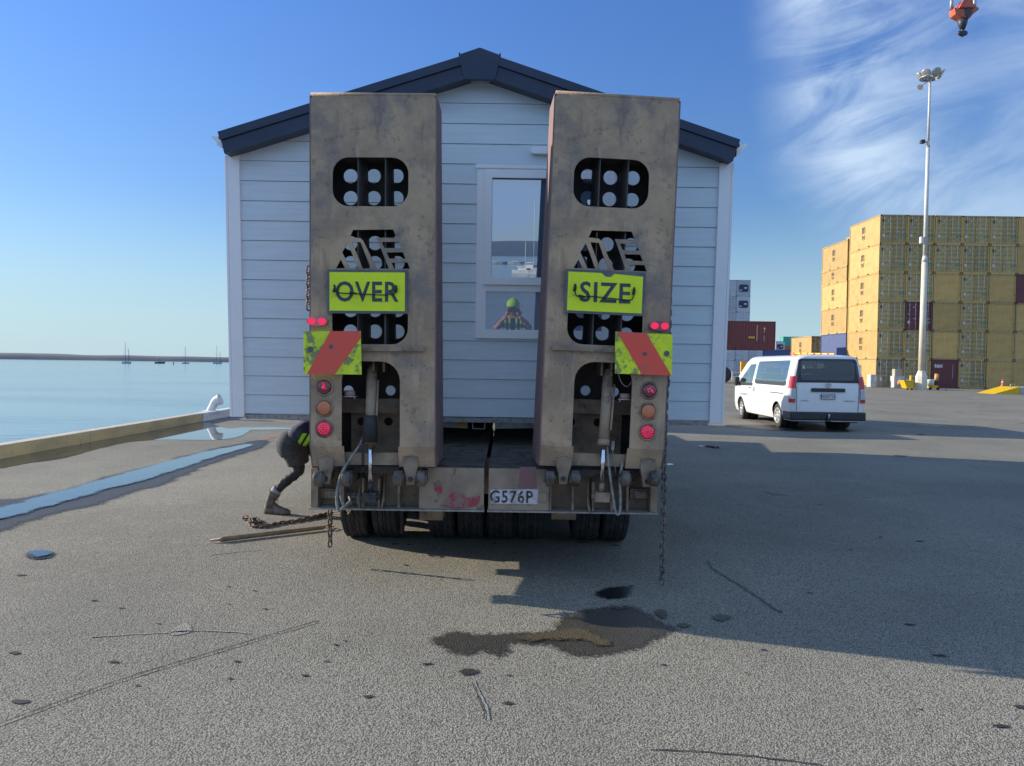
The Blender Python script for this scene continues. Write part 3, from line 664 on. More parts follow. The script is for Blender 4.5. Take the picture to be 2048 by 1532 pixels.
def Zr(pts):  # traced on the right ramp
    Lr = lambda x, y: local(MR, x, y)
    return [Lr(1060+x/3.829, 160+y/3.829) for x, y in pts]
LOGO = [[(475, 1150), (780, 1160), (803, 1225), (650, 1218), (662, 1245), (735, 1458), (645, 1456), (548, 1235), (528, 1215), (448, 1205)],
        [(428, 1250), (462, 1335), (500, 1445), (440, 1442), (385, 1318)],
        [(372, 1372), (402, 1442), (333, 1440)],
        [(462, 1242), (528, 1246), (600, 1452), (535, 1450), (520, 1400)],
        [(690, 1252), (815, 1256), (836, 1306), (708, 1300)],
        [(722, 1334), (846, 1337), (864, 1387), (742, 1382)],
        [(756, 1414), (878, 1417), (894, 1466), (776, 1461)]]
logo = [Zr(l) for l in LOGO]
def sc_poly(l, dz): return [(a, b+dz) for a, b in l]
hole_top = (lambda a, b: rrect(a[0], b[0], a[1], b[1], 0.115, 7))(L(665, 412), L(817, 315))
hole_low = (lambda a, b: rrect(a[0], b[0], a[1], b[1], 0.115, 7))(L(664, 688), L(816, 600))
a0, a1 = L(683, 908), L(800, 723)
arch = [(a0[0], a0[1]-0.0), (a1[0], a0[1]-0.0), (a1[0], a1[1]-0.14)]+[(a1[0]-0.14+0.14*math.cos(R(t)), a1[1]-0.14+0.14*math.sin(R(t))) for t in (15, 30, 45, 60, 75, 90)]+[(a0[0]+0.14-0.14*math.sin(R(t)), a1[1]-0.14+0.14*math.cos(R(t))) for t in (0, 15, 30, 45, 60, 75, 90)]
BOT = L(745, 893)[1]
z_arch = BOT+0.001
def make_ramp(M, side):
    """side -1: left ramp (lamps on its left), +1 right ramp"""
    loc = M.to_translation()-t0.location; rot = M.to_euler()
    # front plate
    fp = MB()
    outer = [(-XW, BOT), (a0[0]-0.012, BOT), (a0[0], BOT+0.06)]+[p for p in arch[3:][::-1] if True][0:0]
    outer = [(-XW, BOT), (a0[0], BOT)]+[(x, z) for x, z in arch[2:][::-1]]
    outer = [(-XW, BOT), (a0[0], BOT), (a0[0], arch[-1][1])]+arch[3:][::-1]+[(a1[0], arch[2][1]), (a1[0], BOT), (XW, BOT), (XW, TOP-0.03), (XW-0.02, TOP), (-XW+0.02, TOP), (-XW, TOP-0.03)]
    fp.plate(outer, [hole_top, hole_low]+logo, th=0.012)
    # bent lower ends of both legs
    for x0, x1 in ((-XW, a0[0]+0.015), (a1[0]-0.012, XW)):
        v = fp.pts([Vector((x0, 0, BOT)), Vector((x1, 0, BOT)), Vector((x1, 0.055, 0.0)), Vector((x0, 0.055, 0.0)),
                    Vector((x0, 0.014, BOT)), Vector((x1, 0.014, BOT)), Vector((x1, 0.07, 0.0)), Vector((x0, 0.07, 0.0))])
        for q_ in ((0,1,2,3),(7,6,5,4),(0,4,5,1),(1,5,6,2),(2,6,7,3),(3,7,4,0)): fp.face([v[i] for i in q_])
    # rolled lip at the tip
    fp.tube([(-XW, 0.012, TOP), (XW, 0.012, TOP)], 0.016, 10)
    for xx in (-0.055, 0.045): fp.box(L(745, 900)[0]+xx*8, L(745, 900)[0]+xx*8+0.001, 0.0, 0.001, 0, 0.001)
    ramp = fp.build('loading_ramp', m_steel, t0); ramp.location = loc; ramp.rotation_euler = rot
    # side plates, wedge shaped
    for s in (-1, 1):
        sp_ = MB(); x0 = s*XW; x1 = s*(XW+0.010)
        prof = [(0.0, TOP-0.01), (DTOP, TOP-0.01), (back(0), 0.0), (0.06, 0.0), (0.0, BOT)]
        A = sp_.pts([Vector((x0, y, z)) for y, z in prof]); B = sp_.pts([Vector((x1, y, z)) for y, z in prof])
        sp_.face(A); sp_.face(B[::-1])
        for i in range(5): j = (i+1) % 5; sp_.face([A[i], A[j], B[j], B[i]])
        sp_.build('side_plate', m_red, ramp)
    # driving plate with its round holes
    dp = MB(); holes = []
    yb = 0.30
    if side < 0: HS = [(x, y, 14.0) for x in (701, 747.5, 793) for y in (352, 396)]+[(x, y, 14.0) for x in (701, 750, 795) for y in (486, 526, 620, 663)]+[(697, 781, 10), (781, 781, 10)]
    else: HS = [(x, y, 14.0) for x, y in ((1176, 352), (1221, 355), (1266, 356), (1175, 396), (1219, 398), (1264, 400), (1171, 488), (1214, 488.5), (1262, 490), (1168, 527), (1211.5, 529.5), (1257, 531), (1164, 622), (1209, 625), (1254, 628), (1161, 665), (1205, 667), (1252, 669))]+[(1171, 781, 10), (1228, 784, 10)]
    for px_, py_, r_ in HS:
        for _ in range(3):
            x_, z_ = local(ML if side < 0 else MR, px_, py_, yb); yb = back(z_)
        rr = r_*(RY+yb)/FPX; holes.append((x_, z_, rr))
    FR = lambda a, b, d: Vector((a, back(b)+d, b))
    # circular holes make a tessellation of a nearly flat plate: fine
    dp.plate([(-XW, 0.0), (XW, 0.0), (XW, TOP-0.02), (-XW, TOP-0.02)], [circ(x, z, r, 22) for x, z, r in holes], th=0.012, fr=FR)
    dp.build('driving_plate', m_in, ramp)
    # stiffeners between the two plates
    rb = MB()
    for px_ in (714, 769):
        x_ = L(px_, 365)[0]
        if side > 0: x_ = local(MR, 1198 if px_ == 714 else 1255, 370)[0]
        for (za, zb_) in ((L(745, 460)[1], TOP-0.25), (L(745, 700)[1], L(745, 462)[1])):
            v = [Vector((x_, 0.014, za)), Vector((x_, back(za)-0.002, za)), Vector((x_, back(zb_)-0.002, zb_)), Vector((x_, 0.014, zb_))]
            w_ = [p+Vector((0.008, 0, 0)) for p in v]; A = rb.pts(v); B = rb.pts(w_); rb.face(A); rb.face(B[::-1])
            for i in range(4): j = (i+1) % 4; rb.face([A[i], A[j], B[j], B[i]])
    for py_ in (300, 425, 700):
        z_ = L(745, py_)[1]; rb.box(-XW+0.002, XW-0.002, 0.014, back(z_)-0.003, z_, z_+0.010)
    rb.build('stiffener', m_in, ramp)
    # cross members seen in the arch
    cm = MB()
    zc1 = L(745, 797, 0.40)[1]; zc0 = L(745, 825, 0.40)[1]
    cm.box(-XW+0.003, XW-0.003, 0.36, 0.44, zc0, zc1)
    zc2 = L(745, 935, 0.10)[1]+0.01; zc3 = L(745, 906, 0.10)[1]
    cm.box(a0[0]-0.0, a1[0], 0.075, 0.12, 0.008, zc3+0.005)
    cm.build('cross_member', m_steel2, ramp)
    bp_ = MB()
    holes2 = [circ(L(x, 843, 0.46)[0], L(x, 843, 0.46)[1], 0.033, 18) for x in (723, 777)]
    zc4 = L(745, 822, 0.46)[1]
    bp_.plate([(a0[0]-0.03, 0.01), (a1[0]+0.03, 0.01), (a1[0]+0.03, zc4), (a0[0]-0.03, zc4)], holes2, th=0.01, fr=XZ(0.46)); bp_.build('web_plate', m_steel2, ramp)
    # shelf bar under the hazard board
    sh = MB(); z_ = L(745, 697)[1]
    xa, xb = (L(722, 697)[0], L(848, 697)[0])
    if side > 0: xa, xb = -xb-0.03, -xa
    sh.box(xa, xb, -0.03, -0.001, z_-0.018, z_+0.018); sh.build('lock_bar', m_steel2, ramp)
    # rivet holes
    rv = MB()
    for px_, py_ in ((823, 731), (849, 731), (737, 716), (763, 716), (824, 844), (850, 844), (838, 471)):
        x_, z_ = L(px_, py_)
        if py_ == 716 and side < 0: continue
        if side > 0: x_ = -x_
        rv.plate(circ(x_, z_, 0.0045, 8), th=0.002, fr=XZ(-0.0015))
    tag(rv.build('rivet_holes', m_grease, ramp), kind='stuff')
    # hinge tabs
    for px_ in (650, 820):
        x_ = L(px_, 930)[0]
        if side > 0: x_ = -x_
        tb = MB(); tb.plate([(x_-0.055, 0.10), (x_+0.055, 0.10), (x_+0.05, 0.0), (x_+0.035, -0.06), (x_+0.028, -0.125), (x_-0.028, -0.125), (x_-0.035, -0.06), (x_-0.05, 0.0)], th=0.05, fr=XZ(0.025))
        tb.tube([(x_+0.045*math.cos(R(t)), 0.022, 0.055+0.028*math.sin(R(t))) for t in range(10, 171, 16)], 0.005, 6)
        tb.build('hinge_tab', m_steel2, ramp)
        nt_ = MB(); nt_.plate(circ(x_, -0.085, 0.017, 12), th=0.01, fr=XZ(0.016)); nt_.build('grease_point', m_grease, ramp)
    # oversize sign
    sg = MB(); cxs, czs = L(736, 584)
    sw_, sh_ = (L(816, 584)[0]-L(656, 584)[0])/2, (L(736, 541)[1]-L(736, 628)[1])/2
    fr_ = lambda y: (lambda a, b, d: Vector((cxs+a, y+d, czs+b)))
    sg.plate([(-sw_, -sh_), (sw_, -sh_), (sw_, sh_), (-sw_, sh_)], th=0.018, fr=fr_(-0.028)); sg.mi = 1
    m_ = 0.018
    face = [(-sw_+m_, -sh_+m_), (sw_-m_, -sh_+m_), (sw_-m_, sh_-m_), (-sw_+m_, sh_-m_)]
    if side > 0: face = [(-sw_+m_, -sh_+m_), (sw_-m_, -sh_+m_), (sw_-m_, sh_-m_-0.012), (0.06, sh_-m_-0.002), (0.035, sh_-m_-0.025), (-0.0, sh_-m_-0.025), (-0.03, sh_-m_), (-sw_+m_, sh_-m_)]
    sg.plate(face, th=0.002, fr=fr_(-0.0305)); sg.mi = 2
    fr2 = fr_(-0.0325)
    size = 0.205 if side < 0 else 0.205
    sg.text('OVER' if side < 0 else 'SIZE', fr2, size=0.195, sx=0.84 if side < 0 else 0.93, bold=0.0035, spacing=1.10)
    sg.build('oversize_sign', [m_frame, m_hivis, m_letter], ramp)
    bg_ = MB(); zz = -0.01
    x_l, x_r = -0.225, 0.20
    if side < 0: path = [(-0.225, 0.0), (-0.19, -0.012), (-0.1, -0.016), (0.0, -0.02), (0.12, -0.024), (0.19, -0.012), (0.205, 0.0)]
    else: path = [(-0.215, 0.005), (-0.205, -0.03), (-0.17, -0.038), (-0.1, -0.032), (0.0, -0.038), (0.13, -0.045), (0.18, -0.045), (0.195, -0.03), (0.2, 0.0)]
    bg_.tube(spline([fr_(-0.045)(a, b, 0) for a, b in path], 4), 0.0042, 6)
    for a, b in (path[0], path[-1]):
        bg_.tube([fr_(-0.05)(a, b+0.045, 0), fr_(-0.05)(a, b+0.02, 0), fr_(-0.05)(a-0.004, b-0.008, 0)], [0.006, 0.012, 0.010], 8)
    bg_.tube([fr_(-0.047)(path[2][0]-0.02, path[2][1]+0.006, 0), fr_(-0.047)(path[2][0]+0.03, path[2][1], 0)], [0.010, 0.006], 6)
    bg_.build('bungee_cord', m_black, ramp)
    # hazard board
    hb = MB()
    if side < 0: q4 = LL([(608, 663), (722, 662), (724, 749), (608, 748)], -0.06)
    else:
        Lr = lambda x, y: local(MR, x, y, -0.06); q4 = [Lr(1230, 663), Lr(1344, 669), Lr(1343, 751), Lr(1229, 747)]
    frh = lambda y: XZ(y)
    TL, TR, BR, BL = q4
    hb.plate([BL, BR, TR, TL], th=0.006, fr=frh(-0.072))
    lerp = lambda a, b, t: (a[0]+(b[0]-a[0])*t, a[1]+(b[1]-a[1])*t)
    hb.mi = 1
    if side < 0: stripe = [lerp(BL, BR, 0.06), lerp(BL, BR, 0.54), lerp(TL, TR, 0.965), lerp(TL, TR, 0.47)]
    else: stripe = [lerp(BL, BR, 0.47), lerp(BL, BR, 0.99), lerp(TL, TR, 0.54), lerp(TL, TR, 0.03)]
    if side < 0: stripe[2:3] = [lerp(TR, BR, 0.16), lerp(TL, TR, 0.99)]
    hb.plate(stripe, th=0.002, fr=frh(-0.0745))
    hb.mi = 2
    c_ = lerp(lerp(TL, TR, 0.48 if side < 0 else 0.52), lerp(BL, BR, 0.48 if side < 0 else 0.52), 0.36 if side < 0 else 0.5)
    hb.plate(circ(c_[0], c_[1], 0.014, 14), th=0.004, fr=frh(-0.079))
    c_ = lerp(lerp(TL, TR, 0.12 if side < 0 else 0.9), lerp(BL, BR, 0.12 if side < 0 else 0.9), 0.42 if side < 0 else 0.47)
    hb.plate(circ(c_[0], c_[1], 0.02, 14), th=0.004, fr=frh(-0.079))
    hb.box(min(TL[0], TR[0])+0.12, max(TL[0], TR[0])-0.1, -0.065, -0.001, BL[1]+0.12, BL[1]+0.16)
    hb.build('hazard_board', [m_hivis2, m_hazred, m_frame], ramp)
    # double marker lamp
    ml = MB(); Lm = (lambda x, y: local(ML, x, y, -0.03)) if side < 0 else (lambda x, y: local(MR, x, y, -0.03))
    cx0, cz0 = Lm(635, 643) if side < 0 else Lm(1318, 652)
    ml.plate([(cx0+0.073*math.cos(t), cz0+0.034*math.sin(t)) for t in [2*math.pi*i/28 for i in range(28)]], th=0.05, fr=XZ(-0.045)); ml.mi = 1
    for k_, dx in enumerate((-0.036, 0.036)):
        ml.mi = 1
        ml.plate([(cx0+dx+0.028*math.cos(t), cz0+0.024*math.sin(t)) for t in [2*math.pi*i/20 for i in range(20)]], th=0.01, fr=XZ(-0.056))
    ml.build('marker_lamp', [mat('marker_lamp_case', (0.45, 0.25, 0.25), 0.3, col2=(0.25, 0.1, 0.1)) if side < 0 else m_lampdark, m_lampglow], ramp)
    # three round lamps
    for i, (py_, kind) in enumerate(((774, 'a'), (816, 'b'), (857, 'c'))):
        if side < 0: cx1, cz1 = local(ML, 648, py_, -0.01)
        else: cx1, cz1 = local(MR, 1299-i*2, py_+7, -0.01)
        tl = MB(); tl.lathe([(0, 0.066), (-0.004, 0.066), (-0.008, 0.061), (-0.010, 0.055), (-0.004, 0.052), (-0.001, 0.05)], (cx1, -0.001, cz1), (0, 1, 0), 28)
        rim = tl.build('tail_lamp', m_steel2, ramp)
        ln = MB(); ln.lathe([(0.0, 0.05), (-0.008, 0.049), (-0.014, 0.042), (-0.017, 0.028), (-0.018, 0.01)], (cx1, -0.003, cz1), (0, 1, 0), 28)
        mats_ = [{'a': m_lampdark, 'b': m_lampor, 'c': m_lampred}[kind], m_lampglow]
        if kind == 'a':
            ln.mi = 1
            for _ in range(9): ln.plate(circ(cx1+random.gauss(0, 0.010), cz1+random.gauss(0, 0.010), 0.005, 8), th=0, fr=XZ(-0.0225))
        if kind == 'c':
            ln.mi = 1
            for a_ in range(0, 360, 30): ln.plate(circ(cx1+0.034*math.cos(R(a_)), cz1+0.034*math.sin(R(a_)), 0.0045, 8), th=0, fr=XZ(-0.0195))
            for a_ in range(0, 360, 60): ln.plate(circ(cx1+0.018*math.cos(R(a_)), cz1+0.018*math.sin(R(a_)), 0.0045, 8), th=0, fr=XZ(-0.0225))
        ln.build('lamp_lens', mats_, ramp)
    # little beacon standing in the arch
    bc = MB(); bx_, bz_ = (local(ML, 699, 792, 0.10) if side < 0 else local(MR, 1250, 798, 0.10))
    bc.box(bx_-0.055, bx_+0.055, 0.06, 0.15, bz_-0.006, bz_); bc.mi = 1
    bc.cyl((bx_, 0.10, bz_), (bx_, 0.10, bz_+0.04), 0.044, 0.038, 18); bc.mi = 0
    for s in (-0.045, 0.045): bc.box(bx_+s-0.003, bx_+s+0.003, 0.06, 0.07, bz_-0.02, bz_)
    bc.build('amber_reflector', [m_galv, m_pinkrefl], ramp)
    # hydraulic cylinder
    hc = MB(); Lc = (lambda x, y, yo: Vector((lambda q_: (q_[0], yo, q_[1]))(local(ML, x, y, yo)))) if side < 0 else (lambda x, y, yo: Vector((lambda q_: (q_[0], yo, q_[1]))(local(MR, x, y, yo))))
    if side < 0: b_top, b_bot, r_bot = Lc(744, 738, 0.14), Lc(740, 884, 0.015), Lc(741, 985, 0.02)
    else: b_top, b_bot, r_bot = Lc(1216, 746, 0.14), Lc(1207, 888, 0.015), Lc(1203, 985, 0.02)
    # the pins stand a little proud of the line between plates
    hc.tube([b_top+Vector((0, 0, 0.03)), b_top, b_top-Vector((0, 0, 0.03))], [0.02, 0.036, 0.038], 16)
    hc.tube([b_top, b_bot], 0.038, 18); hc.tube([b_bot+(b_top-b_bot)*0.06, b_bot+(b_bot-b_top)*0.02], 0.043, 18)
    hc.tube([b_top+Vector((0.048, -0.015, -0.08)), b_bot+Vector((0.045, -0.015, 0.1))], 0.008, 8)
    cyl_ = hc.build('hydraulic_cylinder', m_steel2, ramp)
    if side < 0:
        rg = MB(); rg.tube([b_bot+Vector((0.004, -0.004, 0.19)), b_bot+Vector((0.002, -0.004, 0.12)), b_bot+Vector((0, -0.004, 0.0))], [0.047, 0.052, 0.055], 12)
        rg.box(b_bot.x-0.055, b_bot.x-0.035, b_bot.y-0.03, b_bot.y-0.02, b_bot.z-0.16, b_bot.z); rg.build('rubber_gaiter', m_black, ramp)
    rd = MB(); rd.tube([b_bot, b_bot+(r_bot-b_bot)*(0.9 if side < 0 else 0.82)], 0.017, 16); rd.build('chrome_rod', m_chrome, ramp)
    cv = MB(); e_ = b_bot+(r_bot-b_bot)*0.80; cv.tube([e_, r_bot], [0.019, 0.022], 14)
    cv.box(r_bot.x-0.05, r_bot.x+0.05, r_bot.y-0.05, r_bot.y+0.05, r_bot.z-0.06, r_bot.z+0.005)
    cv.tube([r_bot+Vector((-0.07, 0, -0.03)), r_bot+Vector((0.07, 0, -0.03))], 0.022, 12); cv.build('rod_clevis', m_grease if side < 0 else m_steel2, ramp)
    # hoses
    Lx = (lambda x, y, yo: Vector((lambda q_: (q_[0], yo, q_[1]))(local(ML if side < 0 else MR, x, y, yo))))
    hs = MB()
    if side < 0:
        hs.tube(spline([Lx(736, 800, 0.06), Lx(733, 850, 0.05), Lx(722, 885, 0.03), Lx(702, 915, 0.0), Lx(684, 945, -0.02), Lx(674, 980, -0.03), Lx(674, 1010, -0.03), Lx(679, 1021, -0.02), Lx(690, 1012, 0.02), Lx(702, 1006, 0.08)], 8), 0.0095, 8)
        hs.tube(spline([Lx(690, 935, 0.02), Lx(683, 960, 0.0), Lx(681, 990, 0.0), Lx(688, 1010, 0.0), Lx(700, 1002, 0.06), Lx(698, 994, 0.1)], 8), 0.008, 8)
    else:
        hs.tube(spline([Lx(1215, 800, 0.06), Lx(1213, 880, 0.05), Lx(1220, 950, 0.0), Lx(1227, 1000, -0.02), Lx(1232, 1026, -0.03), Lx(1239, 1026, -0.03), Lx(1241, 1000, -0.02), Lx(1240, 960, 0.0), Lx(1244, 930, 0.06), Lx(1250, 912, 0.1)], 8), 0.0095, 8)
        hs.tube(spline([Lx(1224, 885, 0.05), Lx(1227, 920, 0.05), Lx(1232, 946, 0.09)], 6), 0.005, 6)
        hs.box(Lx(1225, 890, 0.04).x-0.01, Lx(1225, 890, 0.04).x+0.012, 0.03, 0.05, Lx(1225, 900, 0.04).z, Lx(1225, 882, 0.04).z)
        hs.tube(spline([Lx(1236, 745, -0.02), Lx(1243, 765, 0.0), Lx(1254, 773, 0.02), Lx(1264, 762, 0.03), Lx(1268, 745, 0.05)], 6), 0.0035, 6)
    hs.build('hydraulic_hose', m_hose, ramp)
    # clevis brackets at the cylinder head
    br = MB()
    for dx in (-0.02, 0.055) if side < 0 else (-0.09, -0.02):
        br.box(b_top.x+dx+0.03, b_top.x+dx+0.045, 0.10, 0.30, b_top.z-0.02, b_top.z+0.09)
    br.build('head_bracket', m_steel2, ramp)
    return ramp
rampL = make_ramp(ML, -1); rampR = make_ramp(MR, 1)
rampL['label'] = 'ramp carrying the OVER sign'; rampR['label'] = 'leaning ramp carrying the SIZE sign'

# ---- tail of the trailer, pixels on the plane Y=5.50 relative to t0
TYp = 5.50
Mt = Matrix.Translation((tc_x, TYp, 0))
T = lambda x, y, yo=0.0: local(Mt, x, y, yo)
DPI = math.tan(LEAN)
zdk = T(920, 936)[1]; zbt = T(920, 1019)[1]
m_deck = mat('chewed_deck_boards', (0.13, 0.115, 0.10), 0.9, col2=(0.075, 0.065, 0.058), nscale=5, stretch=(1.2, 4, 1), bump=1.0, bscale=26)
layer(m_deck, (0.045, 0.038, 0.035), 9, 0.5, 0.62, 0.85); layer(m_deck, (0.22, 0.19, 0.165), 17, 0.6, 0.68, 0.7)
m_skin = mat('tail_plate_paint', (0.38, 0.28, 0.195), 0.7, col2=(0.27, 0.195, 0.14), nscale=3, bump=0.15, bscale=50)
layer(m_skin, (0.34, 0.11, 0.11), 2.6, 0.60, 0.76, 0.7); layer(m_skin, (0.07, 0.06, 0.055), 10, 0.55, 0.68, 0.8)
xs = {k_: T(k_, 980)[0] for k_ in (622, 685, 757, 797, 838, 968, 977, 1098, 1101, 1146, 1187, 1256, 1315)}
def half(xa, xb, plain, comps, side):
    """xa..xb: one half of the tail; plain: span of the flush plate; comps: recessed bays"""
    tb = MB()
    tb.plate([(plain[0], zbt), (plain[1], zbt), (plain[1], zdk), (plain[0], zdk)], th=0.02, fr=XZ(0.0))
    tail = tb.build('tail_plate', m_skin, t0, bevel=0.004)
    rc_ = MB()
    lo, hi = (xa, plain[0]) if side < 0 else (plain[1], xb)
    rc_.box(lo, hi, 0.14, 0.16, zbt, zdk+0.02)
    rc_.box(lo, hi, 0.0, 0.16, zdk-0.012+0.0, zdk) if False else None
    for x in comps: rc_.box(x-0.008, x+0.008, 0.012, 0.139, zbt+0.002, zdk-0.09)
    ex = xa if side < 0 else xb
    rc_.box(*sorted((ex, ex+(0.05 if side < 0 else -0.05))), 0.0, 0.139, zbt, zdk-0.02)
    rc_.build('tail_bay', m_steel2, t0)
    lp = MB(); lp.box(xa-0.008, xb+0.004, -0.025, 0.16, zbt-0.012, zbt-0.001); lp.build('bottom_flange', mat('worn_flange', (0.38, 0.35, 0.31), 0.6, col2=(0.25, 0.22, 0.19), nscale=30), t0, bevel=0.002)
    dk = MB()
    v = []
    for (y, z) in ((0.02, zdk), (9.6, zdk+9.6*DPI)):
        for x in (xa+0.0, xb): v += [Vector((x, y, z)), Vector((x, y, z-0.05))]
    V = dk.pts(v)
    for q_ in ((0,2,6,4),(1,5,7,3),(0,1,3,2),(4,6,7,5),(0,4,5,1),(2,3,7,6)): dk.face([V[i] for i in q_])
    deck = dk.build('deck', m_deck, t0)
    bm_ = MB()
    for xb_ in (xa+0.12, (xa+xb)/2, xb-0.12):
        v = []
        for (y, z) in ((0.2, zdk-0.05), (9.5, zdk-0.05+9.3*DPI)):
            for x in (xb_-0.05, xb_+0.05): v += [Vector((x, y, z)), Vector((x, y, z-0.24))]
        V = bm_.pts(v)
        for q_ in ((0,2,6,4),(1,5,7,3),(0,1,3,2),(4,6,7,5),(0,4,5,1),(2,3,7,6)): bm_.face([V[i] for i in q_])
    bm_.build('chassis_beam', m_dark, t0)
half(xs[622], xs[968], (xs[838], xs[968]), (xs[685], T(725, 980)[0], xs[757]-0.0, xs[797]), -1)
half(xs[977], xs[1315], (xs[977], T(1098, 980)[0]), (T(1101, 980)[0], T(1146, 980)[0], T(1187, 980)[0], T(1256, 980)[0]), 1)
# raking gussets either side of the clevises
for cx1 in (T(741, 980)[0], T(1202, 980)[0]):
    for s in (-1, 1):
        gs = MB()
        A = gs.pts([Vector((cx1+s*0.075, 0.0, zbt+0.002)), Vector((cx1+s*0.075, 0.139, zbt+0.002)), Vector((cx1+s*0.075, 0.139, zbt+0.26)), Vector((cx1+s*0.09, 0.0, zbt+0.06))])
        B = gs.pts([v.co+Vector((s*0.012, 0, 0)) for v in A]); gs.face(A); gs.face(B[::-1])
        for i in range(4): j = (i+1) % 4; gs.face([A[i], A[j], B[j], B[i]])
        gs.build('clevis_gusset', m_steel2, t0)
cb_ = MB(); cb_.box(xs[622]-0.02, xs[1315]+0.02, 0.68, 0.84, zbt+0.0, zdk-0.02); cb_.build('cross_bearer', m_steel2, t0)
for xx in (xs[622], xs[1315]-0.04):
    sr = MB(); v = []
    for (y, z) in ((0.84, zdk-0.052+0.84*DPI), (9.5, zdk-0.052+9.5*DPI)):
        for x in (xx, xx+0.04): v += [Vector((x, y, z)), Vector((x, y, z-0.17))]
    V = sr.pts(v)
    for q_ in ((0,2,6,4),(1,5,7,3),(0,1,3,2),(4,6,7,5),(0,4,5,1),(2,3,7,6)): sr.face([V[i] for i in q_])
    sr.build('side_rail', m_steel2, t0)
# hinge knuckles
for px_ in (638, 694, 797, 843, 1100, 1150, 1250, 1308):
    x_, z_ = T(px_, 957, -0.2)
    kn = MB(); kn.cyl((x_-0.028, -0.20, z_+0.0), (x_+0.028, -0.20, z_+0.0), 0.056, n=22)
    kn.cyl((x_-0.04, -0.20, z_), (x_+0.04, -0.20, z_), 0.034, n=16)
    kn.box(x_-0.024, x_+0.024, -0.20, 0.14, z_-0.05, z_+0.045)
    kn.build('hinge_knuckle', mat('knuckle_steel', (0.16, 0.13, 0.105), 0.55, col2=(0.035, 0.033, 0.03), nscale=10), t0, bevel=0.004)
# brackets low in the outer bays
for px_ in (655, 1284):
    x_, z_ = T(px_, 995); bk_ = MB(); bk_.box(x_-0.075, x_+0.075, 0.09, 0.138, z_-0.025, z_+0.05); bk_.box(x_-0.045, x_+0.05, 0.07, 0.089, z_-0.02, z_+0.035); bk_.build('step_bracket', m_steel2, t0, bevel=0.004)
# coupling row and valve
vv = MB(); x_, z_ = T(698, 993)
for i in range(6): vv.cyl((x_-0.035+i*0.014, 0.10, z_-0.012), (x_-0.035+i*0.014, 0.10, z_+0.012), 0.0045, n=8)
vv.box(x_-0.04, x_+0.04, 0.11, 0.138, z_-0.03, z_+0.01); vv.build('hose_coupling', m_hose, t0)
# red scuffs
for pts_, nm in (([(872, 965), (876, 960), (884, 972), (882, 990), (873, 985), (868, 978)], 0), ([(880, 1012), (893, 1000), (905, 985), (925, 985), (935, 995), (957, 990), (960, 1000), (950, 1012), (930, 1016), (900, 1016)], 1)):
    s_ = MB(); o2 = blob([(T(a, b)[0], T(a, b)[1]) for a, b in pts_], 0.008, 5, 3); s_.plate(o2, th=0.0015, fr=XZ(-0.0015)); s_.build('red_scuff', m_scuff, t0)
s_ = MB(); s_.plate([T(1040, 934), T(1072, 934), T(1074, 978), T(1036, 978)], th=0.001, fr=XZ(-0.001)); s_.build('red_scuff', mat('faded_red_patch', (0.26, 0.12, 0.12), 0.7, col2=(0.24, 0.17, 0.15), nscale=6, amt=(0.35, 0.75)), t0)
# number plate
np_ = MB(); q4 = [T(982, 1007), T(1075, 1008), T(1077, 978), T(981, 979)]
np_.plate(q4, th=0.003, fr=XZ(-0.006)); np_.mi = 1
cxp = T(1023, 993); np_.text('G576P', lambda a, b, d: Vector((cxp[0]+a, -0.0085, cxp[1]+b)), size=0.125, sx=0.85, bold=0.002, spacing=1.12)
m_plate = mat('battered_plate', (0.62, 0.60, 0.60), 0.5, col2=(0.42, 0.34, 0.34), nscale=20); layer(m_plate, (0.45, 0.16, 0.18), 16, 0.62, 0.7, 0.7)
m_pletter = mat('plate_letters', (0.03, 0.03, 0.035), 0.5, col2=(0.3, 0.28, 0.28), nscale=30, amt=(0.58, 0.68))
np_.build('number_plate', [m_plate, m_pletter], t0)
bmp = MB(); x_, z_ = T(1083, 994); bmp.plate(rrect(x_-0.025, x_+0.04, z_-0.03, z_+0.035, 0.02), th=0.02, fr=XZ(-0.02)); bmp.build('tail_bump_stop', m_skin, t0, bevel=0.004)
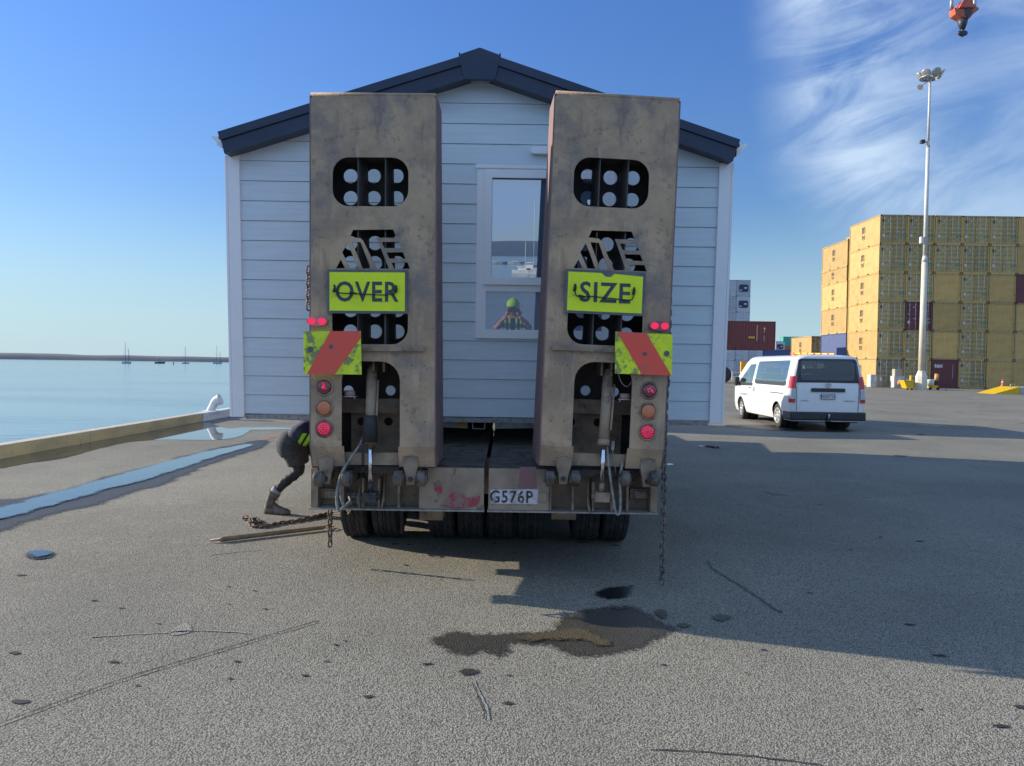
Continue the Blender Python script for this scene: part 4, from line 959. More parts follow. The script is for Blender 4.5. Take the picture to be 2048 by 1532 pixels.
# wheels
m_tyre = mat('tyre_rubber', (0.03, 0.029, 0.028), 0.85, col2=(0.055, 0.050, 0.045), nscale=9, bump=0.3, bscale=30)
WR = 0.43; WY = 1.50
def wheel(x, y, n=48):
    prof_w = 0.115
    t = MB(); a = Vector((1, 0, 0)); c = Vector((x, y, WR))
    pr = [(-0.07, 0.30), (-prof_w, 0.33), (-prof_w-0.006, 0.37), (-prof_w+0.006, 0.412), (-0.098, 0.424)]
    for i, (u0, u1) in enumerate(((-0.095, -0.062), (-0.052, -0.018), (-0.008, 0.008), (0.018, 0.052), (0.062, 0.095))):
        pr += [(u0, WR), (u1, WR), (u1+0.002, WR-0.014), (u1+0.008, WR-0.014)] if i < 4 else [(u0, WR), (u1, WR)]
    pr += [(0.098, 0.424), (prof_w-0.006, 0.412), (prof_w+0.006, 0.37), (prof_w, 0.33), (0.07, 0.30)]
    rings = []
    for j in range(n):
        w = 2*math.pi*j/n; ring_ = []
        for (h_, r_) in pr:
            zig = 0.007*(1 if j % 2 else -1) if r_ > 0.42 and abs(h_) < 0.09 else 0
            rr = r_ - (0.010 if (j % 4 == 0 and r_ > 0.42 and abs(h_) > 0.05) else 0)
            ring_.append(t.bm.verts.new(c+Vector((h_+zig, -math.sin(w)*rr, math.cos(w)*rr))))
        rings.append(ring_)
    for j in range(n):
        A = rings[j]; B = rings[(j+1) % n]
        for i in range(len(pr)-1): t.face([A[i], A[i+1], B[i+1], B[i]])
    ty = t.build('tyre', m_tyre)
    rm = MB(); rm.lathe([(-0.07, 0.302), (-0.075, 0.29), (-0.03, 0.25), (-0.02, 0.1), (0.02, 0.1), (0.03, 0.25), (0.075, 0.29), (0.07, 0.302)], c, (1, 0, 0), 28)
    return ty, rm
txs = [(693+750)/2, (755+808)/2, (862+915)/2, (921+968)/2, (975+1030)/2, (1035+1085)/2, (1143+1190)/2, (1195+1250)/2]
for row in range(3):
    for px_ in txs:
        x_ = T(px_, 1050, WY)[0]
        if row == 0 and px_ == txs[0]:
            w0 = empty('wheel', (0, 0, 0)); w0.parent = t0
            ty, rm = wheel(0, 0); ty.parent = w0; rim_ = rm.build('rim', m_steel2, w0); w0.location = (x_, WY, 0)
            wproto = w0
        else:
            w_ = copy_tree(wproto, t0); w_.location = (x_, WY+row*1.25, 0)
ax_ = MB()
for row in range(3):
    for x0, x1 in ((-1.15, -0.15), (0.15, 1.15)):
        ax_.cyl((x0, WY+row*1.25, WR), (x1, WY+row*1.25, WR), 0.06, n=12)
        ax_.box(x0+0.35, x0+0.65, WY+row*1.25-0.12, WY+row*1.25+0.12, WR-0.11, WR+0.06)
ax_.build('axle', m_dark, t0)
bx = MB(); p_ = T(862, 1030, 0.7)
bx.box(p_[0]-0.09, p_[0]+0.10, 0.66, 0.9, p_[1]-0.035, p_[1]+0.06); bx.build('brake_chamber', m_steel2, t0); bx = MB(); p_ = T(1123, 1030, 0.7); bx.cyl((p_[0]-0.08, 0.75, p_[1]+0.02), (p_[0]+0.12, 0.75, p_[1]+0.02), 0.07, n=16)
bx.build('brake_chamber', m_steel2, t0)
mf = MB(); 
for px_ in (694, 795, 1189):
    x_ = T(px_, 1040, 0.95)[0]
mf.box(T(800, 1040, 0.9)[0], T(806, 1040, 0.9)[0], 0.9, 1.0, T(800, 1068, .9)[1], T(800, 1022, .9)[1]); mf.build('mud_flap_stay', m_dark, t0)

# ---- chains
m_rust = mat('rusty_chain', (0.16, 0.095, 0.065), 0.75, col2=(0.09, 0.06, 0.05), nscale=30)
m_chaing = mat('grey_chain', (0.20, 0.165, 0.14), 0.6, metal=0.0, col2=(0.07, 0.06, 0.055), nscale=30)
def chain(path, pitch_=0.042, r=0.0070, w=0.0165, flat=False):
    path = [Vector(p) for p in path]; seg = []; d = 0
    o = MB(); acc = 0; k_ = 0; i = 0; pos = path[0]; pts_ = [pos]; rem = pitch_
    while i < len(path)-1:
        v = path[i+1]-pos
        if v.length >= rem: pos = pos+v.normalized()*rem; pts_.append(pos); rem = pitch_
        else: rem -= v.length; i += 1; pos = path[i]
    for k_, (a, b) in enumerate(zip(pts_, pts_[1:])):
        c = (a+b)/2; d = (b-a).normalized()
        up = Vector((0, -1, 0)) if abs(d.z) > 0.6 else Vector((0, 0, 1))
        s1 = d.cross(up).normalized(); s2 = d.cross(s1).normalized()
        ang = (R(38) if k_ % 2 else R(-52)); sd_ = s1*math.cos(ang)+s2*math.sin(ang)
        L2 = pitch_*0.5+r*0.6; ring_ = []
        for t in range(14):
            w_ = 2*math.pi*t/14; cc, ss = math.cos(w_), math.sin(w_)
            ring_.append(c+d*(cc*w+(L2-w+r)*(1 if cc > 0 else -1)*min(1, abs(cc)*3))+sd_*ss*w)
        o.tube(ring_, r, 6, closed=True)
    return o
c1 = chain([P(1339, 560, 5.37), P(1336, 745, 5.37), P(1331, 800, 5.37), P(1327, 1000, 5.37), P(1323, 1170, 5.37)]).build('hanging_chain', m_chaing)
tag(c1, 'long grey steel chain hanging down the right edge of the SIZE ramp', 'chain')
c2 = chain([P(617.5, 535, 5.36), P(617, 628, 5.36)]).build('hanging_chain', m_chaing)
tag(c2, 'short length of chain hanging on the left edge of the OVER ramp', 'chain')
c3 = chain([P(660, 1018, 5.95), P(660, 1092, 5.95)]).build('hanging_chain', m_rust)
tag(c3, 'rusty chain end dangling below the left corner of the trailer tail', 'chain')
def GC(x, y, z=0.012):
    p = G(x, y); return Vector((p.x, p.y, z))
c4 = chain(spline([Vector((P(700, 1024, 6.5).x, 6.5, P(700, 1024, 6.5).z)), GC(665, 1035, 0.05), GC(630, 1038, 0.02), GC(590, 1045), GC(560, 1049), GC(530, 1056), GC(505, 1055), GC(500, 1045), GC(512, 1040), GC(520, 1048), GC(505, 1052, 0.03), GC(500, 1043, .03), GC(487, 1040), GC(494, 1036), GC(486, 1036)], 6), 0.046, 0.008, 0.018).build('ground_chain', m_rust)
tag(c4, 'rusty chain lying in a heap on the ground behind the long bar', 'chain')
# tie-down bar
m_brass = mat('worn_bar_paint', (0.30, 0.20, 0.105), 0.6, col2=(0.2, 0.14, 0.09), nscale=10)
br = MB(); A_, B_ = GC(441, 1085, 0.028), GC(645, 1061, 0.028); E_ = GC(420, 1086, 0.024)
br.tube([E_, A_-(A_-E_)*0.05, A_, A_+(B_-A_)*0.03, B_, GC(652, 1060, .03)], [0.010, 0.012, 0.022, 0.024, 0.019, 0.012], 8)
C_ = GC(668, 1058, 0.03)
br.tube([GC(650, 1060, .03), GC(657, 1055, .03), C_, GC(657, 1062, .03), GC(650, 1061, .03)], 0.007, 6)
tag(br.build('load_binder_bar', m_brass), 'worn yellow brown load binder bar lying on the asphalt', 'bar')

# ---- prime mover hidden beyond the house (its shadow crosses the yard)
m_truck = mat('truck_paint', (0.35, 0.05, 0.04), 0.35)
tr = empty('prime_mover', (tc_x, 17.3, 0)); tag(tr, 'truck cab ahead of the house at the front of the low loader', 'truck')
tb = MB(); tb.plate([(0.0, 1.0), (2.3, 1.0), (2.4, 1.3), (2.35, 2.2), (2.1, 3.2), (1.9, 3.4), (0.1, 3.4), (0, 3.3)], th=2.4, fr=lambda a, b, d: Vector((d-1.2, 2.6+a, b)))
tb.build('cab', m_truck, tr, bevel=0.05)
tb = MB(); tb.box(-0.5, 0.5, -1.5, 4.8, 0.65, 0.95); tb.box(-0.9, 0.9, -0.6, 1.4, 1.0, 1.25); tb.box(-1.2, 1.2, 2.5, 4.9, 0.5, 1.0); tb.build('chassis_frame', m_dark, tr)
for y in (-0.6, 0.75, 3.9):
    for s in (-1, 1):
        w_ = copy_tree(wproto, tr); w_.location = (s*1.05, y, 0)
gn = MB(); v = []
for (y, z) in ((9.0, zdk+9.0*DPI), (12.0, 1.75)): 
    for x in (-1.2, 1.2): v += [Vector((x, y, z)), Vector((x, y, z-0.35))]
V = gn.pts(v)
for q_ in ((0,2,6,4),(1,5,7,3),(0,1,3,2),(4,6,7,5),(0,4,5,1),(2,3,7,6)): gn.face([V[i] for i in q_])
gn.build('gooseneck', m_steel2, t0)

# ================================================================== WORKER bending at the trailer side
def skin_person(name, V, E, radii, root=0, levels=3):
    me = bpy.data.meshes.new(name); me.from_pydata([tuple(v) for v in V], E, []); o = bpy.data.objects.new(name, me); COL.objects.link(o)
    sk = o.modifiers.new('skin', 'SKIN'); ss = o.modifiers.new('sub', 'SUBSURF'); ss.levels = levels; ss.render_levels = levels
    for i, r in enumerate(radii):
        me.skin_vertices[0].data[i].radius = (r, r) if not isinstance(r, tuple) else r
    me.skin_vertices[0].data[root].use_root = True
    dg = bpy.context.evaluated_depsgraph_get(); m2 = bpy.data.meshes.new_from_object(o.evaluated_get(dg))
    bpy.data.objects.remove(o); bpy.data.meshes.remove(me)
    for v in m2.vertices:      # cloth folds
        c = v.co; f = noise.noise(Vector((c.x*9+c.z*14, c.y*9, c.z*9-c.x*6)))*0.014+noise.noise(c*26)*0.005
        v.co = c+v.normal*f
    for p in m2.polygons: p.use_smooth = True
    o = bpy.data.objects.new(name, m2); COL.objects.link(o); return o
m_jacket = mat('navy_work_jacket', (0.026, 0.032, 0.065), 0.8, col2=(0.05, 0.06, 0.10), nscale=7, bump=0.4, bscale=14)
m_shorts = mat('dark_shorts', (0.05, 0.05, 0.055), 0.9, col2=(0.085, 0.085, 0.09), nscale=8, bump=0.4, bscale=14)
m_legg = mat('black_leggings', (0.022, 0.022, 0.024), 0.7, col2=(0.045, 0.045, 0.045), nscale=9, bump=0.3, bscale=20)
m_skinc = mat('skin', (0.50, 0.30, 0.22), 0.55, col2=(0.44, 0.25, 0.18))
m_boot = mat('scuffed_leather_boot', (0.11, 0.09, 0.068), 0.8, col2=(0.22, 0.185, 0.14), nscale=16, bump=0.3)
m_sock = mat('grey_sock', (0.35, 0.34, 0.33), 0.95)
m_vest = mat('fluoro_vest', (0.40, 0.78, 0.03), 0.7, col2=(0.35, 0.68, 0.03))
m_silver = mat('reflective_tape', (0.6, 0.6, 0.58), 0.35)
WYp = 7.95
pp = lambda x, y, dy=0.0: P(x, y, WYp+dy)
base = G(547, 1030); base = Vector((base.x, WYp, 0))
wk = empty('person', base)
tag(wk, 'worker in dark shorts, leggings and boots bending under the left side of the house', 'person')
hip = pp(588, 872) - base; kneeR = pp(601, 941) - base; ankR = pp(548, 988) - base
chest = Vector((hip.x+0.46, 0.02, hip.z-0.03)); pel = hip+Vector((0.0, 0.0, 0.0))
neck = chest+Vector((0.20, 0.0, -0.06)); head = neck+Vector((0.16, 0.0, -0.07))
hl = hip+Vector((0.02, 0.12, -0.04)); hr = hip+Vector((0.02, -0.09, -0.04))
V = [pel+Vector((0.04, 0, 0.045)), pel+Vector((0.19, 0, 0.07)), pel+Vector((0.33, 0, 0.05)), chest, neck, head,                         # 0-5
     hr, kneeR+Vector((0, -0.03, 0)), ankR+Vector((0, -0.03, 0.0)),                                             # 6-8
     hl, hl+Vector((0.44, 0.06, -0.30)), hl+Vector((0.46, 0.08, -0.68)),                                        # 9-11
     chest+Vector((0.04, -0.19, -0.02)), chest+Vector((0.06, -0.21, -0.28)), chest+Vector((0.16, -0.16, -0.48)), # 12-14
     chest+Vector((0.04, 0.19, -0.02)), chest+Vector((0.06, 0.22, -0.28)), chest+Vector((0.18, 0.14, -0.46)),    # 15-17
     (hr+kneeR)/2+Vector((0.005, -0.04, 0.03)), (kneeR+ankR)/2+Vector((-0.015, -0.03, 0.01))]
E = [(0,1),(1,2),(2,3),(3,4),(4,5),(0,6),(6,18),(18,7),(7,19),(19,8),(0,9),(9,10),(10,11),(3,12),(12,13),(13,14),(3,15),(15,16),(16,17)]
rad = [0.235, 0.205, 0.19, 0.175, 0.06, 0.095, 0.15, 0.066, 0.045, 0.115, 0.068, 0.045, 0.07, 0.048, 0.035, 0.07, 0.048, 0.035, 0.085, 0.058]
body = skin_person('body', V, E, rad); body.parent = wk
for m_ in (m_jacket, m_shorts, m_legg, m_skinc): body.data.materials.append(m_)
for p in body.data.polygons:
    c = p.center
    if (c-Vector(head)).length < 0.15 : p.material_index = 3
    elif c.x > hip.x+0.06 and c.z > hip.z-0.22: p.material_index = 0
    elif c.x > hip.x+0.25: p.material_index = 0
    elif c.z > kneeR.z+0.14: p.material_index = 1 if c.z < hip.z+0.02 else 0
    else: p.material_index = 2
# shorts hem and jacket hem, wrinkles
sh = MB(); k1 = Vector((hr+kneeR)/2)+Vector((0.0, -0.035, 0.03)); d = (Vector(kneeR)-Vector(hr)).normalized()
sh.tube(spline([Vector(hr)+Vector((-0.0, 0.04, 0.10)), Vector(hr)+Vector((-0.03, 0.0, -0.04)), k1+Vector((-0.012, 0, 0.02)), k1+d*0.115], 5), [0.02, 0.07, 0.115, 0.135, 0.145, 0.150, 0.152, 0.147, 0.143, 0.139, 0.135, 0.130, 0.126, 0.121, 0.116, 0.111], 22)
sh.build('shorts_leg', m_shorts, wk, smooth=True)
st = MB()
for k_, x_ in enumerate((0.045, 0.115)):
    cs = []
    for t in range(-62, -5, 8):
        a = R(t); cs.append(Vector((hip.x+x_+0.12*(t+62)/57.0, -math.cos(a)*0.235-0.02, hip.z+0.075+math.sin(a)*0.19)))
    for A, B in zip(cs, cs[1:]):
        st.poly([A, B, B+Vector((0.045, -0.002, 0)), A+Vector((0.045, -0.002, 0))])
st.build('reflective_stripe', m_vest, wk)
def boot(o, ank, toe_dir, s=1.0):
    a = Vector(ank); t = Vector(toe_dir).normalized(); sd_ = Vector((-t.y, t.x, 0))
    lowz = -ank.z
    # last: rings from heel to toe
    g0 = Vector((a.x, a.y, 0))
    rings = []
    for (u, w, hgt, z0) in ((-0.085, 0.020, 0.055, 0.012), (-0.075, 0.036, 0.10, 0.0), (-0.04, 0.042, 0.13, 0.0), (0.02, 0.044, 0.125, 0.0), (0.07, 0.047, 0.095, 0.0), (0.12, 0.052, 0.075, 0.0), (0.165, 0.048, 0.062, 0.0), (0.195, 0.032, 0.046, 0.006), (0.205, 0.012, 0.03, 0.014)):
        r_ = []
        for j in range(14):
            w_ = 2*math.pi*j/14; cx_ = math.cos(w_); cz_ = math.sin(w_)
            zz = z0+(hgt-z0)*(0.5+0.5*cz_) if cz_ > -0.4 else z0
            r_.append(o.bm.verts.new(g0+t*u+sd_*cx_*w*(1.0 if cz_ < 0.5 else 0.9)+Vector((0, 0, zz))))
        rings.append(r_)
    for A, B in zip(rings, rings[1:]):
        for j in range(14):
            f = o.face([A[j], A[(j+1) % 14], B[(j+1) % 14], B[j]])
            if f: f.smooth = True
    o.face(rings[0]); o.face(rings[-1][::-1])
    return g0
bt = MB(); toe = Vector((1, -0.15, 0))
ar = Vector(V[8]); heel = Vector((ar.x-0.005, ar.y, 0))
boot(bt, Vector((ar.x-0.01, ar.y, 0)), toe)
bt.tube([Vector((ar.x-0.03, ar.y, 0.07)), Vector((ar.x-0.025, ar.y, 0.14)), Vector((ar.x+0.005, ar.y, ar.z+0.0)), Vector((ar.x+0.02, ar.y, ar.z+0.025))], [0.052, 0.050, 0.062, 0.066], 16)
for i in range(5): bt.tube([Vector((ar.x+0.03+0.01*i, ar.y-0.035, 0.09+0.028*i)), Vector((ar.x+0.045+0.004*i, ar.y+0.03, 0.10+0.028*i))], 0.004, 5) if i < 4 else None
bt.build('boot', m_boot, wk)
bt = MB(); al = Vector(V[11]); boot(bt, Vector((al.x-0.01, al.y, 0)), toe)
bt.tube([Vector((al.x-0.03, al.y, 0.07)), Vector((al.x-0.01, al.y, 0.14)), Vector((al.x, al.y, al.z+0.02))], [0.052, 0.05, 0.06], 16); bt.build('boot', m_boot, wk)
sk_ = MB(); sk_.tube([Vector((ar.x+0.012, ar.y, ar.z+0.01)), Vector((ar.x+0.035, ar.y, ar.z+0.045)), Vector((ar.x+0.052, ar.y, ar.z+0.06))], [0.056, 0.055, 0.052], 16); sk_.build('sock', m_sock, wk)
def hand(o, wrist, d, side, pitch_s=1.0):
    """palm with four curled fingers and a thumb"""
    d = Vector(d).normalized(); s = d.cross(Vector((0, 1, 0)));
    if s.length < 0.2: s = d.cross(Vector((0, 0, 1)))
    s.normalize(); n_ = d.cross(s).normalized()*side
    w = Vector(wrist)
    o.tube([w, w+d*0.03, w+d*0.085], [0.024, 0.034, 0.036], 10)
    for i, ln_ in enumerate((0.068, 0.076, 0.071, 0.056)):
        b = w+d*0.082+s*(-0.028+0.0185*i)
        o.tube([b, b+d*ln_*0.45+n_*0.004, b+d*ln_*0.8+n_*0.022, b+d*ln_*0.85+n_*0.045], [0.0095, 0.009, 0.0085, 0.007], 8)
    b = w+d*0.03-s*0.03
    o.tube([b, b+d*0.03-s*0.022+n_*0.008, b+d*0.058-s*0.02+n_*0.024], [0.012, 0.011, 0.008], 8)
for a_, b_, sd_ in ((13, 14, 1), (16, 17, -1)):
    hn = MB(); hand(hn, V[b_], Vector(V[b_])-Vector(V[a_]), sd_); hn.build('hand', mat('work_glove', (0.12, 0.11, 0.10), 0.9), wk)
hh = MB(); 
prof = [(-0.02, 0.135), (-0.012, 0.125), (0.0, 0.122), (0.04, 0.118), (0.08, 0.098), (0.105, 0.065), (0.118, 0.02)]
hh.lathe(prof, Vector(head)+Vector((0.02, 0, -0.0)), Vector((0.75, 0, -0.35)), 24); hh.build('hard_hat', m_vest, wk, smooth=True)
fc = MB(); hc_ = Vector(head); fc.tube([hc_+Vector((-0.03, 0, -0.09)), hc_+Vector((-0.045, 0, -0.105))], [0.018, 0.010], 8); fc.build('nose', m_skinc, wk, smooth=True)

# ================================================================== PHOTOGRAPHER (seen mirrored in the window)
ph = empty('person', (0, -0.42, 0))
tag(ph, 'photographer in yellow cap and hi-vis vest holding up a phone, mirrored in the window', 'person')
V = [(0, 0, 0.95), (0, 0, 1.12), (0, 0, 1.30), (0, 0.0, 1.42), (0, 0.01, 1.50), (0, 0.02, 1.57), (0, 0.02, 1.66),
     (0.10, 0, 0.90), (0.12, 0.01, 0.50), (0.13, -0.02, 0.09), (-0.10, 0, 0.90), (-0.12, 0.01, 0.50), (-0.13, -0.02, 0.09),
     (0.19, 0, 1.40), (0.31, 0.10, 1.27), (0.11, 0.30, 1.52), (-0.19, 0, 1.40), (-0.31, 0.10, 1.27), (-0.11, 0.30, 1.52)]
E = [(0,1),(1,2),(2,3),(3,4),(4,5),(5,6),(0,7),(7,8),(8,9),(0,10),(10,11),(11,12),(3,13),(13,14),(14,15),(3,16),(16,17),(17,18)]
rad = [0.15, (0.16, 0.11), (0.17, 0.12), 0.13, 0.06, 0.085, 0.10, 0.11, 0.065, 0.045, 0.11, 0.065, 0.045, 0.075, 0.05, 0.032, 0.075, 0.05, 0.032]
b2 = skin_person('body', [Vector(v) for v in V], E, rad); b2.parent = ph
for m_ in (m_jacket, m_legg, m_skinc): b2.data.materials.append(m_)
for p in b2.data.polygons:
    c = p.center; p.material_index = 0 if 0.95 < c.z < 1.46 else (1 if c.z <= 0.95 else 2)
    if c.y > 0.10 and c.z > 1.2: p.material_index = 2
vs_ = MB()
for s in (-1, 1):
    for k_, x_ in enumerate((0.045, 0.12)):
        cs = [Vector((s*x_, 0.165+0.02*(z_ < 1.25), z_)) for z_ in (1.0, 1.1, 1.2, 1.3)]+[Vector((s*x_, 0.13, 1.40)), Vector((s*x_, 0.06, 1.47))]
        for A, B in zip(cs, cs[1:]): vs_.poly([A, A+Vector((s*0.03, 0, 0)), B+Vector((s*0.03, 0, 0)), B])
for z_ in (1.06, 1.20):
    cs = [Vector((0.19*math.sin(R(a)), 0.05+0.125*math.cos(R(a)), z_)) for a in range(-90, 91, 15)]
    for A, B in zip(cs, cs[1:]): vs_.poly([A, B, B+Vector((0, 0, 0.035)), A+Vector((0, 0, 0.035))])
vs_.build('vest_stripe', m_vest, ph)
hh = MB(); hh.lathe([(-0.03, 0.112), (0.0, 0.116), (0.05, 0.110), (0.09, 0.085), (0.125, 0.04), (0.14, 0.008)], (0, 0.02, 1.68), (0, -0.05, 1), 24)
hh.build('cap', m_vest, ph, smooth=True)
fc = MB(); fc.tube([(0, 0.115, 1.63), (0, 0.135, 1.605), (0, 0.12, 1.59)], [0.008, 0.014, 0.012], 8)
for s in (-1, 1): fc.tube([(s*0.10, 0.02, 1.60), (s*0.105, 0.01, 1.64)], 0.012, 6)
fc.build('face', m_skinc, ph, smooth=True)
phn = MB(); phn.box(-0.08, 0.08, 0.352, 0.361, 1.585, 1.662); o_ = phn.build('phone', m_black); o_.parent = ph
del o_
for s in (-1, 1):
    hn = MB(); hand(hn, (s*0.11, 0.30, 1.52), (-s*0.25, 0.05, 1), -s)
    hn.xform(Matrix.Translation((s*0.0, -0.03, -0.01))); hn.build('hand', m_skinc, ph)

# ================================================================== QUAY BEAM, BOLLARD, BOATS
m_wood = mat('yellow_beam_paint', (0.60, 0.46, 0.23), 0.8, col2=(0.46, 0.36, 0.19), nscale=3, stretch=(1, .3, 1), bump=0.3, bscale=15)
layer(m_wood, (0.28, 0.24, 0.18), 7, 0.55, 0.68, 0.7)
m_woodtop = mat('weathered_beam_top', (0.55, 0.48, 0.36), 0.9, col2=(0.45, 0.40, 0.31), nscale=6)
m_whitep = mat('white_beam_paint', (0.74, 0.74, 0.72), 0.7, col2=(0.6, 0.6, 0.58), nscale=5)
m_redp = mat('red_beam_paint', (0.45, 0.07, 0.05), 0.7, col2=(0.35, 0.08, 0.06))
in0 = G(0, 919); in1 = G(408, 843)
bxx = (in0.x+in1.x)/2
yb0, yb1 = -2, G(408, 843).y
def beam(y0, y1, m, nm, lab, x0=bxx-0.27, h=0.22, grp='painted timber beams along the quay edge'):
    o = MB(); o.box(x0, bxx, y0, y1, 0.0, h-0.02); o.mi = 1; o.box(x0+0.01, bxx-0.012, y0+0.002, y1-0.002, h-0.0199, h)
    tag(o.build(nm, [m, m_woodtop if m is m_wood else m], bevel=0.012), lab, 'beam', grp)
ysp = [-2, 4.6, 10.9, 14.3, yb1]
labs = ['yellow painted quay beam, the part nearest the camera at the left edge', 'yellow quay beam next along from the left edge of the photo', 'yellow quay beam between two joints beside the long puddle', 'yellow quay beam ending at the white one by the bollard']
for i in range(4): beam(ysp[i]+(0.006 if i else 0), ysp[i+1]-0.006, m_wood, 'quay_beam', labs[i])
yw = yb1+3.2
beam(yb1, yw, m_whitep, 'quay_beam', 'white painted quay beam holding the bollard')
beam(yw+0.01, yw+4, m_redp, 'quay_beam', 'red painted quay beam just beyond the white one')
beam(yw+4.02, yw+40, m_wood, 'quay_beam', 'yellow quay beam far along the wharf hidden past the house')
pc = G(432, 838); bb = empty('bollard', (bxx-0.16, yb1+0.9, 0.2))
tag(bb, 'white curved horn shaped mooring bollard on the white quay beam', 'bollard')
yB = yb1+0.9
def BQ(x, y):
    p = P(x, y, yB); return Vector((p.x-bb.location.x, 0, p.z-0.2))
o = MB()
path = [BQ(421, 834), BQ(422, 822), BQ(426, 811), BQ(432, 802.5), BQ(441, 798.5)]
pth = spline([path[0]+Vector((0, 0, -0.04))]+path, 5)
n_ = len(pth)
rr = []
for i in range(n_):
    t = i/(n_-1); rr.append(0.175-0.075*min(1, t/0.55) if t < 0.55 else 0.10+0.055*((t-0.55)/0.45)**1.5)
o.tube(pth, rr, 22)
o.build('bollard_horn', m_whitep, bb)
o = MB(); o.box(-0.2, 0.22, -0.3, 0.3, -0.02, 0.03); o.build('base_plate', m_whitep, bb, bevel=0.01)

m_hullw = mat('boat_white', (0.42, 0.47, 0.53), 0.4); m_hulld = mat('boat_dark_hull', (0.06, 0.09, 0.13), 0.5); m_mast = mat('mast_alloy', (0.13, 0.15, 0.18), 0.5)
def boat(name, px, py, mast_px, L_px, lab, hull=m_hullw, masts=((0.0, 1.0),), Y=None):
    r_ = ray(px, py); t = (-2.6-H)/r_.z; p = CAM+r_*t; s = p.y/FPX; Lb = L_px*s
    b = empty(name, (p.x, p.y, -2.6)); tag(b, lab, 'boat', 'boats moored out on the harbour')
    o = MB(); rings = []
    for u, w, dk in ((-0.5, 0.10, 0.17), (-0.45, 0.14, 0.17), (-0.1, 0.17, 0.155), (0.2, 0.14, 0.17), (0.4, 0.06, 0.19), (0.5, 0.005, 0.21)):
        rings.append([o.bm.verts.new(Vector((u*Lb, yy*w*Lb, z*Lb))) for yy, z in ((-1, dk), (-0.9, 0.01), (-0.3, -0.03), (0.3, -0.03), (0.9, 0.01), (1, dk))])
    for A, B in zip(rings, rings[1:]):
        for i in range(5): o.face([A[i], A[i+1], B[i+1], B[i]])
        o.face([A[5], A[0], B[0], B[5]])
    o.face(rings[0]); o.face(rings[-1]); o.build('hull', hull, b)
    o = MB(); o.plate([(-0.22*Lb, 0.15*Lb), (0.18*Lb, 0.15*Lb), (0.1*Lb, 0.24*Lb), (-0.2*Lb, 0.235*Lb)], th=0.16*Lb, fr=lambda a, c, d: Vector((a, d-0.08*Lb, c))); o.build('cabin', m_hullw, b)
    for (u, hf) in masts:
        o = MB(); hm = mast_px*s*hf; o.cyl((u*Lb, 0, 0.05*Lb), (u*Lb, 0, hm), 0.2, 0.12, 8); o.cyl((u*Lb, -0.1, hm*0.62), (u*Lb, 0.9, hm*0.62), 0.04, n=6)
        if hf > 0.3: o.cyl((u*Lb, 0, 0.17*Lb), ((u-0.28)*Lb, 0, 0.16*Lb), 0.11, n=8)
        o.build('mast', m_mast, b)
        if hf > 0.3:
            for e_ in (-0.48, 0.48):
                o = MB(); o.cyl((u*Lb, 0, hm*0.97), (e_*Lb, 0, 0.1*Lb), 0.035, n=5); o.build('stay', m_mast, b)
    return b
boat('sailing_boat', 253, 727, 44, 19, 'white two masted yacht, leftmost on the harbour', masts=((-0.13, 1.0), (0.22, 0.70)))
boat('fishing_boat', 320, 727, 16, 20, 'dark hulled low fishing boat between the yachts', hull=m_hulld, masts=((-0.05, 1.0),))
boat('sailing_boat', 371, 727.5, 35, 14, 'small single masted yacht in the middle of the harbour row', masts=((-0.05, 1.0),))
boat('sailing_boat', 435, 727.5, 36, 18, 'white two masted yacht nearest the house wall', masts=((-0.1, 1.0), (0.28, 0.68)))
p = CAM+ray(347, 729)*((-2.6-H)/ray(347, 729).z); o = MB(); o.cyl((0, 0, -0.5), (0, 0, 3.2), 0.35, 0.2, 8); o.cyl((0, 0, 3.2), (0, 0, 3.9), 0.45, 0.1, 8)
o = o.build('channel_marker', m_hulld); o.location = (p.x, p.y, -2.6); tag(o, 'dark channel marker post standing in the water', 'marker')
# the marina behind the camera, seen only in the window glass
def backboat(name, X, Y, Lb, hm, lab, rot):
    b = empty(name, (X, Y, -2.6), (0, 0, rot)); tag(b, lab, 'boat', 'boats mirrored in the window glass')
    o = MB(); rings = []
    for u, w, dk in ((-0.5, 0.12, 0.11), (-0.1, 0.16, 0.10), (0.25, 0.12, 0.11), (0.5, 0.005, 0.14)):
        rings.append([o.bm.verts.new(Vector((u*Lb, yy*w*Lb, z*Lb))) for yy, z in ((-1, dk), (-0.8, 0.0), (0.8, 0.0), (1, dk))])
    for A, B in zip(rings, rings[1:]):
        for i in range(3): o.face([A[i], A[i+1], B[i+1], B[i]])
        o.face([A[3], A[0], B[0], B[3]])
    o.face(rings[0]); o.face(rings[-1]); o.build('hull', m_hullw, b)
    o = MB(); o.box(-0.25*Lb, 0.15*Lb, -0.09*Lb, 0.09*Lb, 0.1*Lb, 0.17*Lb); o.build('cabin', m_hullw, b, bevel=0.05)
    if hm: o = MB(); o.cyl((0, 0, 0.1*Lb), (0, 0, hm), 0.09, 0.06, 8); o.cyl((0, 0, 0.22*Lb), (-0.4*Lb, 0, 0.21*Lb), 0.07, n=8); o.build('mast', m_whitep, b)
backboat('sailing_boat', 5.9, -213, 14, 21, 'yacht with a tall white mast mirrored at the right of the window', 1.1)
backboat('sailing_boat', 3.3, -205, 9, 9, 'smaller yacht mirrored just left of the tall mast', 0.8)
backboat('motor_boat', -9.0, -420, 11, 0, 'small white launch mirrored low at the left of the window', 0.1)
backboat('motor_boat', 1.5, -440, 11, 0, 'small white launch mirrored near the yacht mast', 0.2)

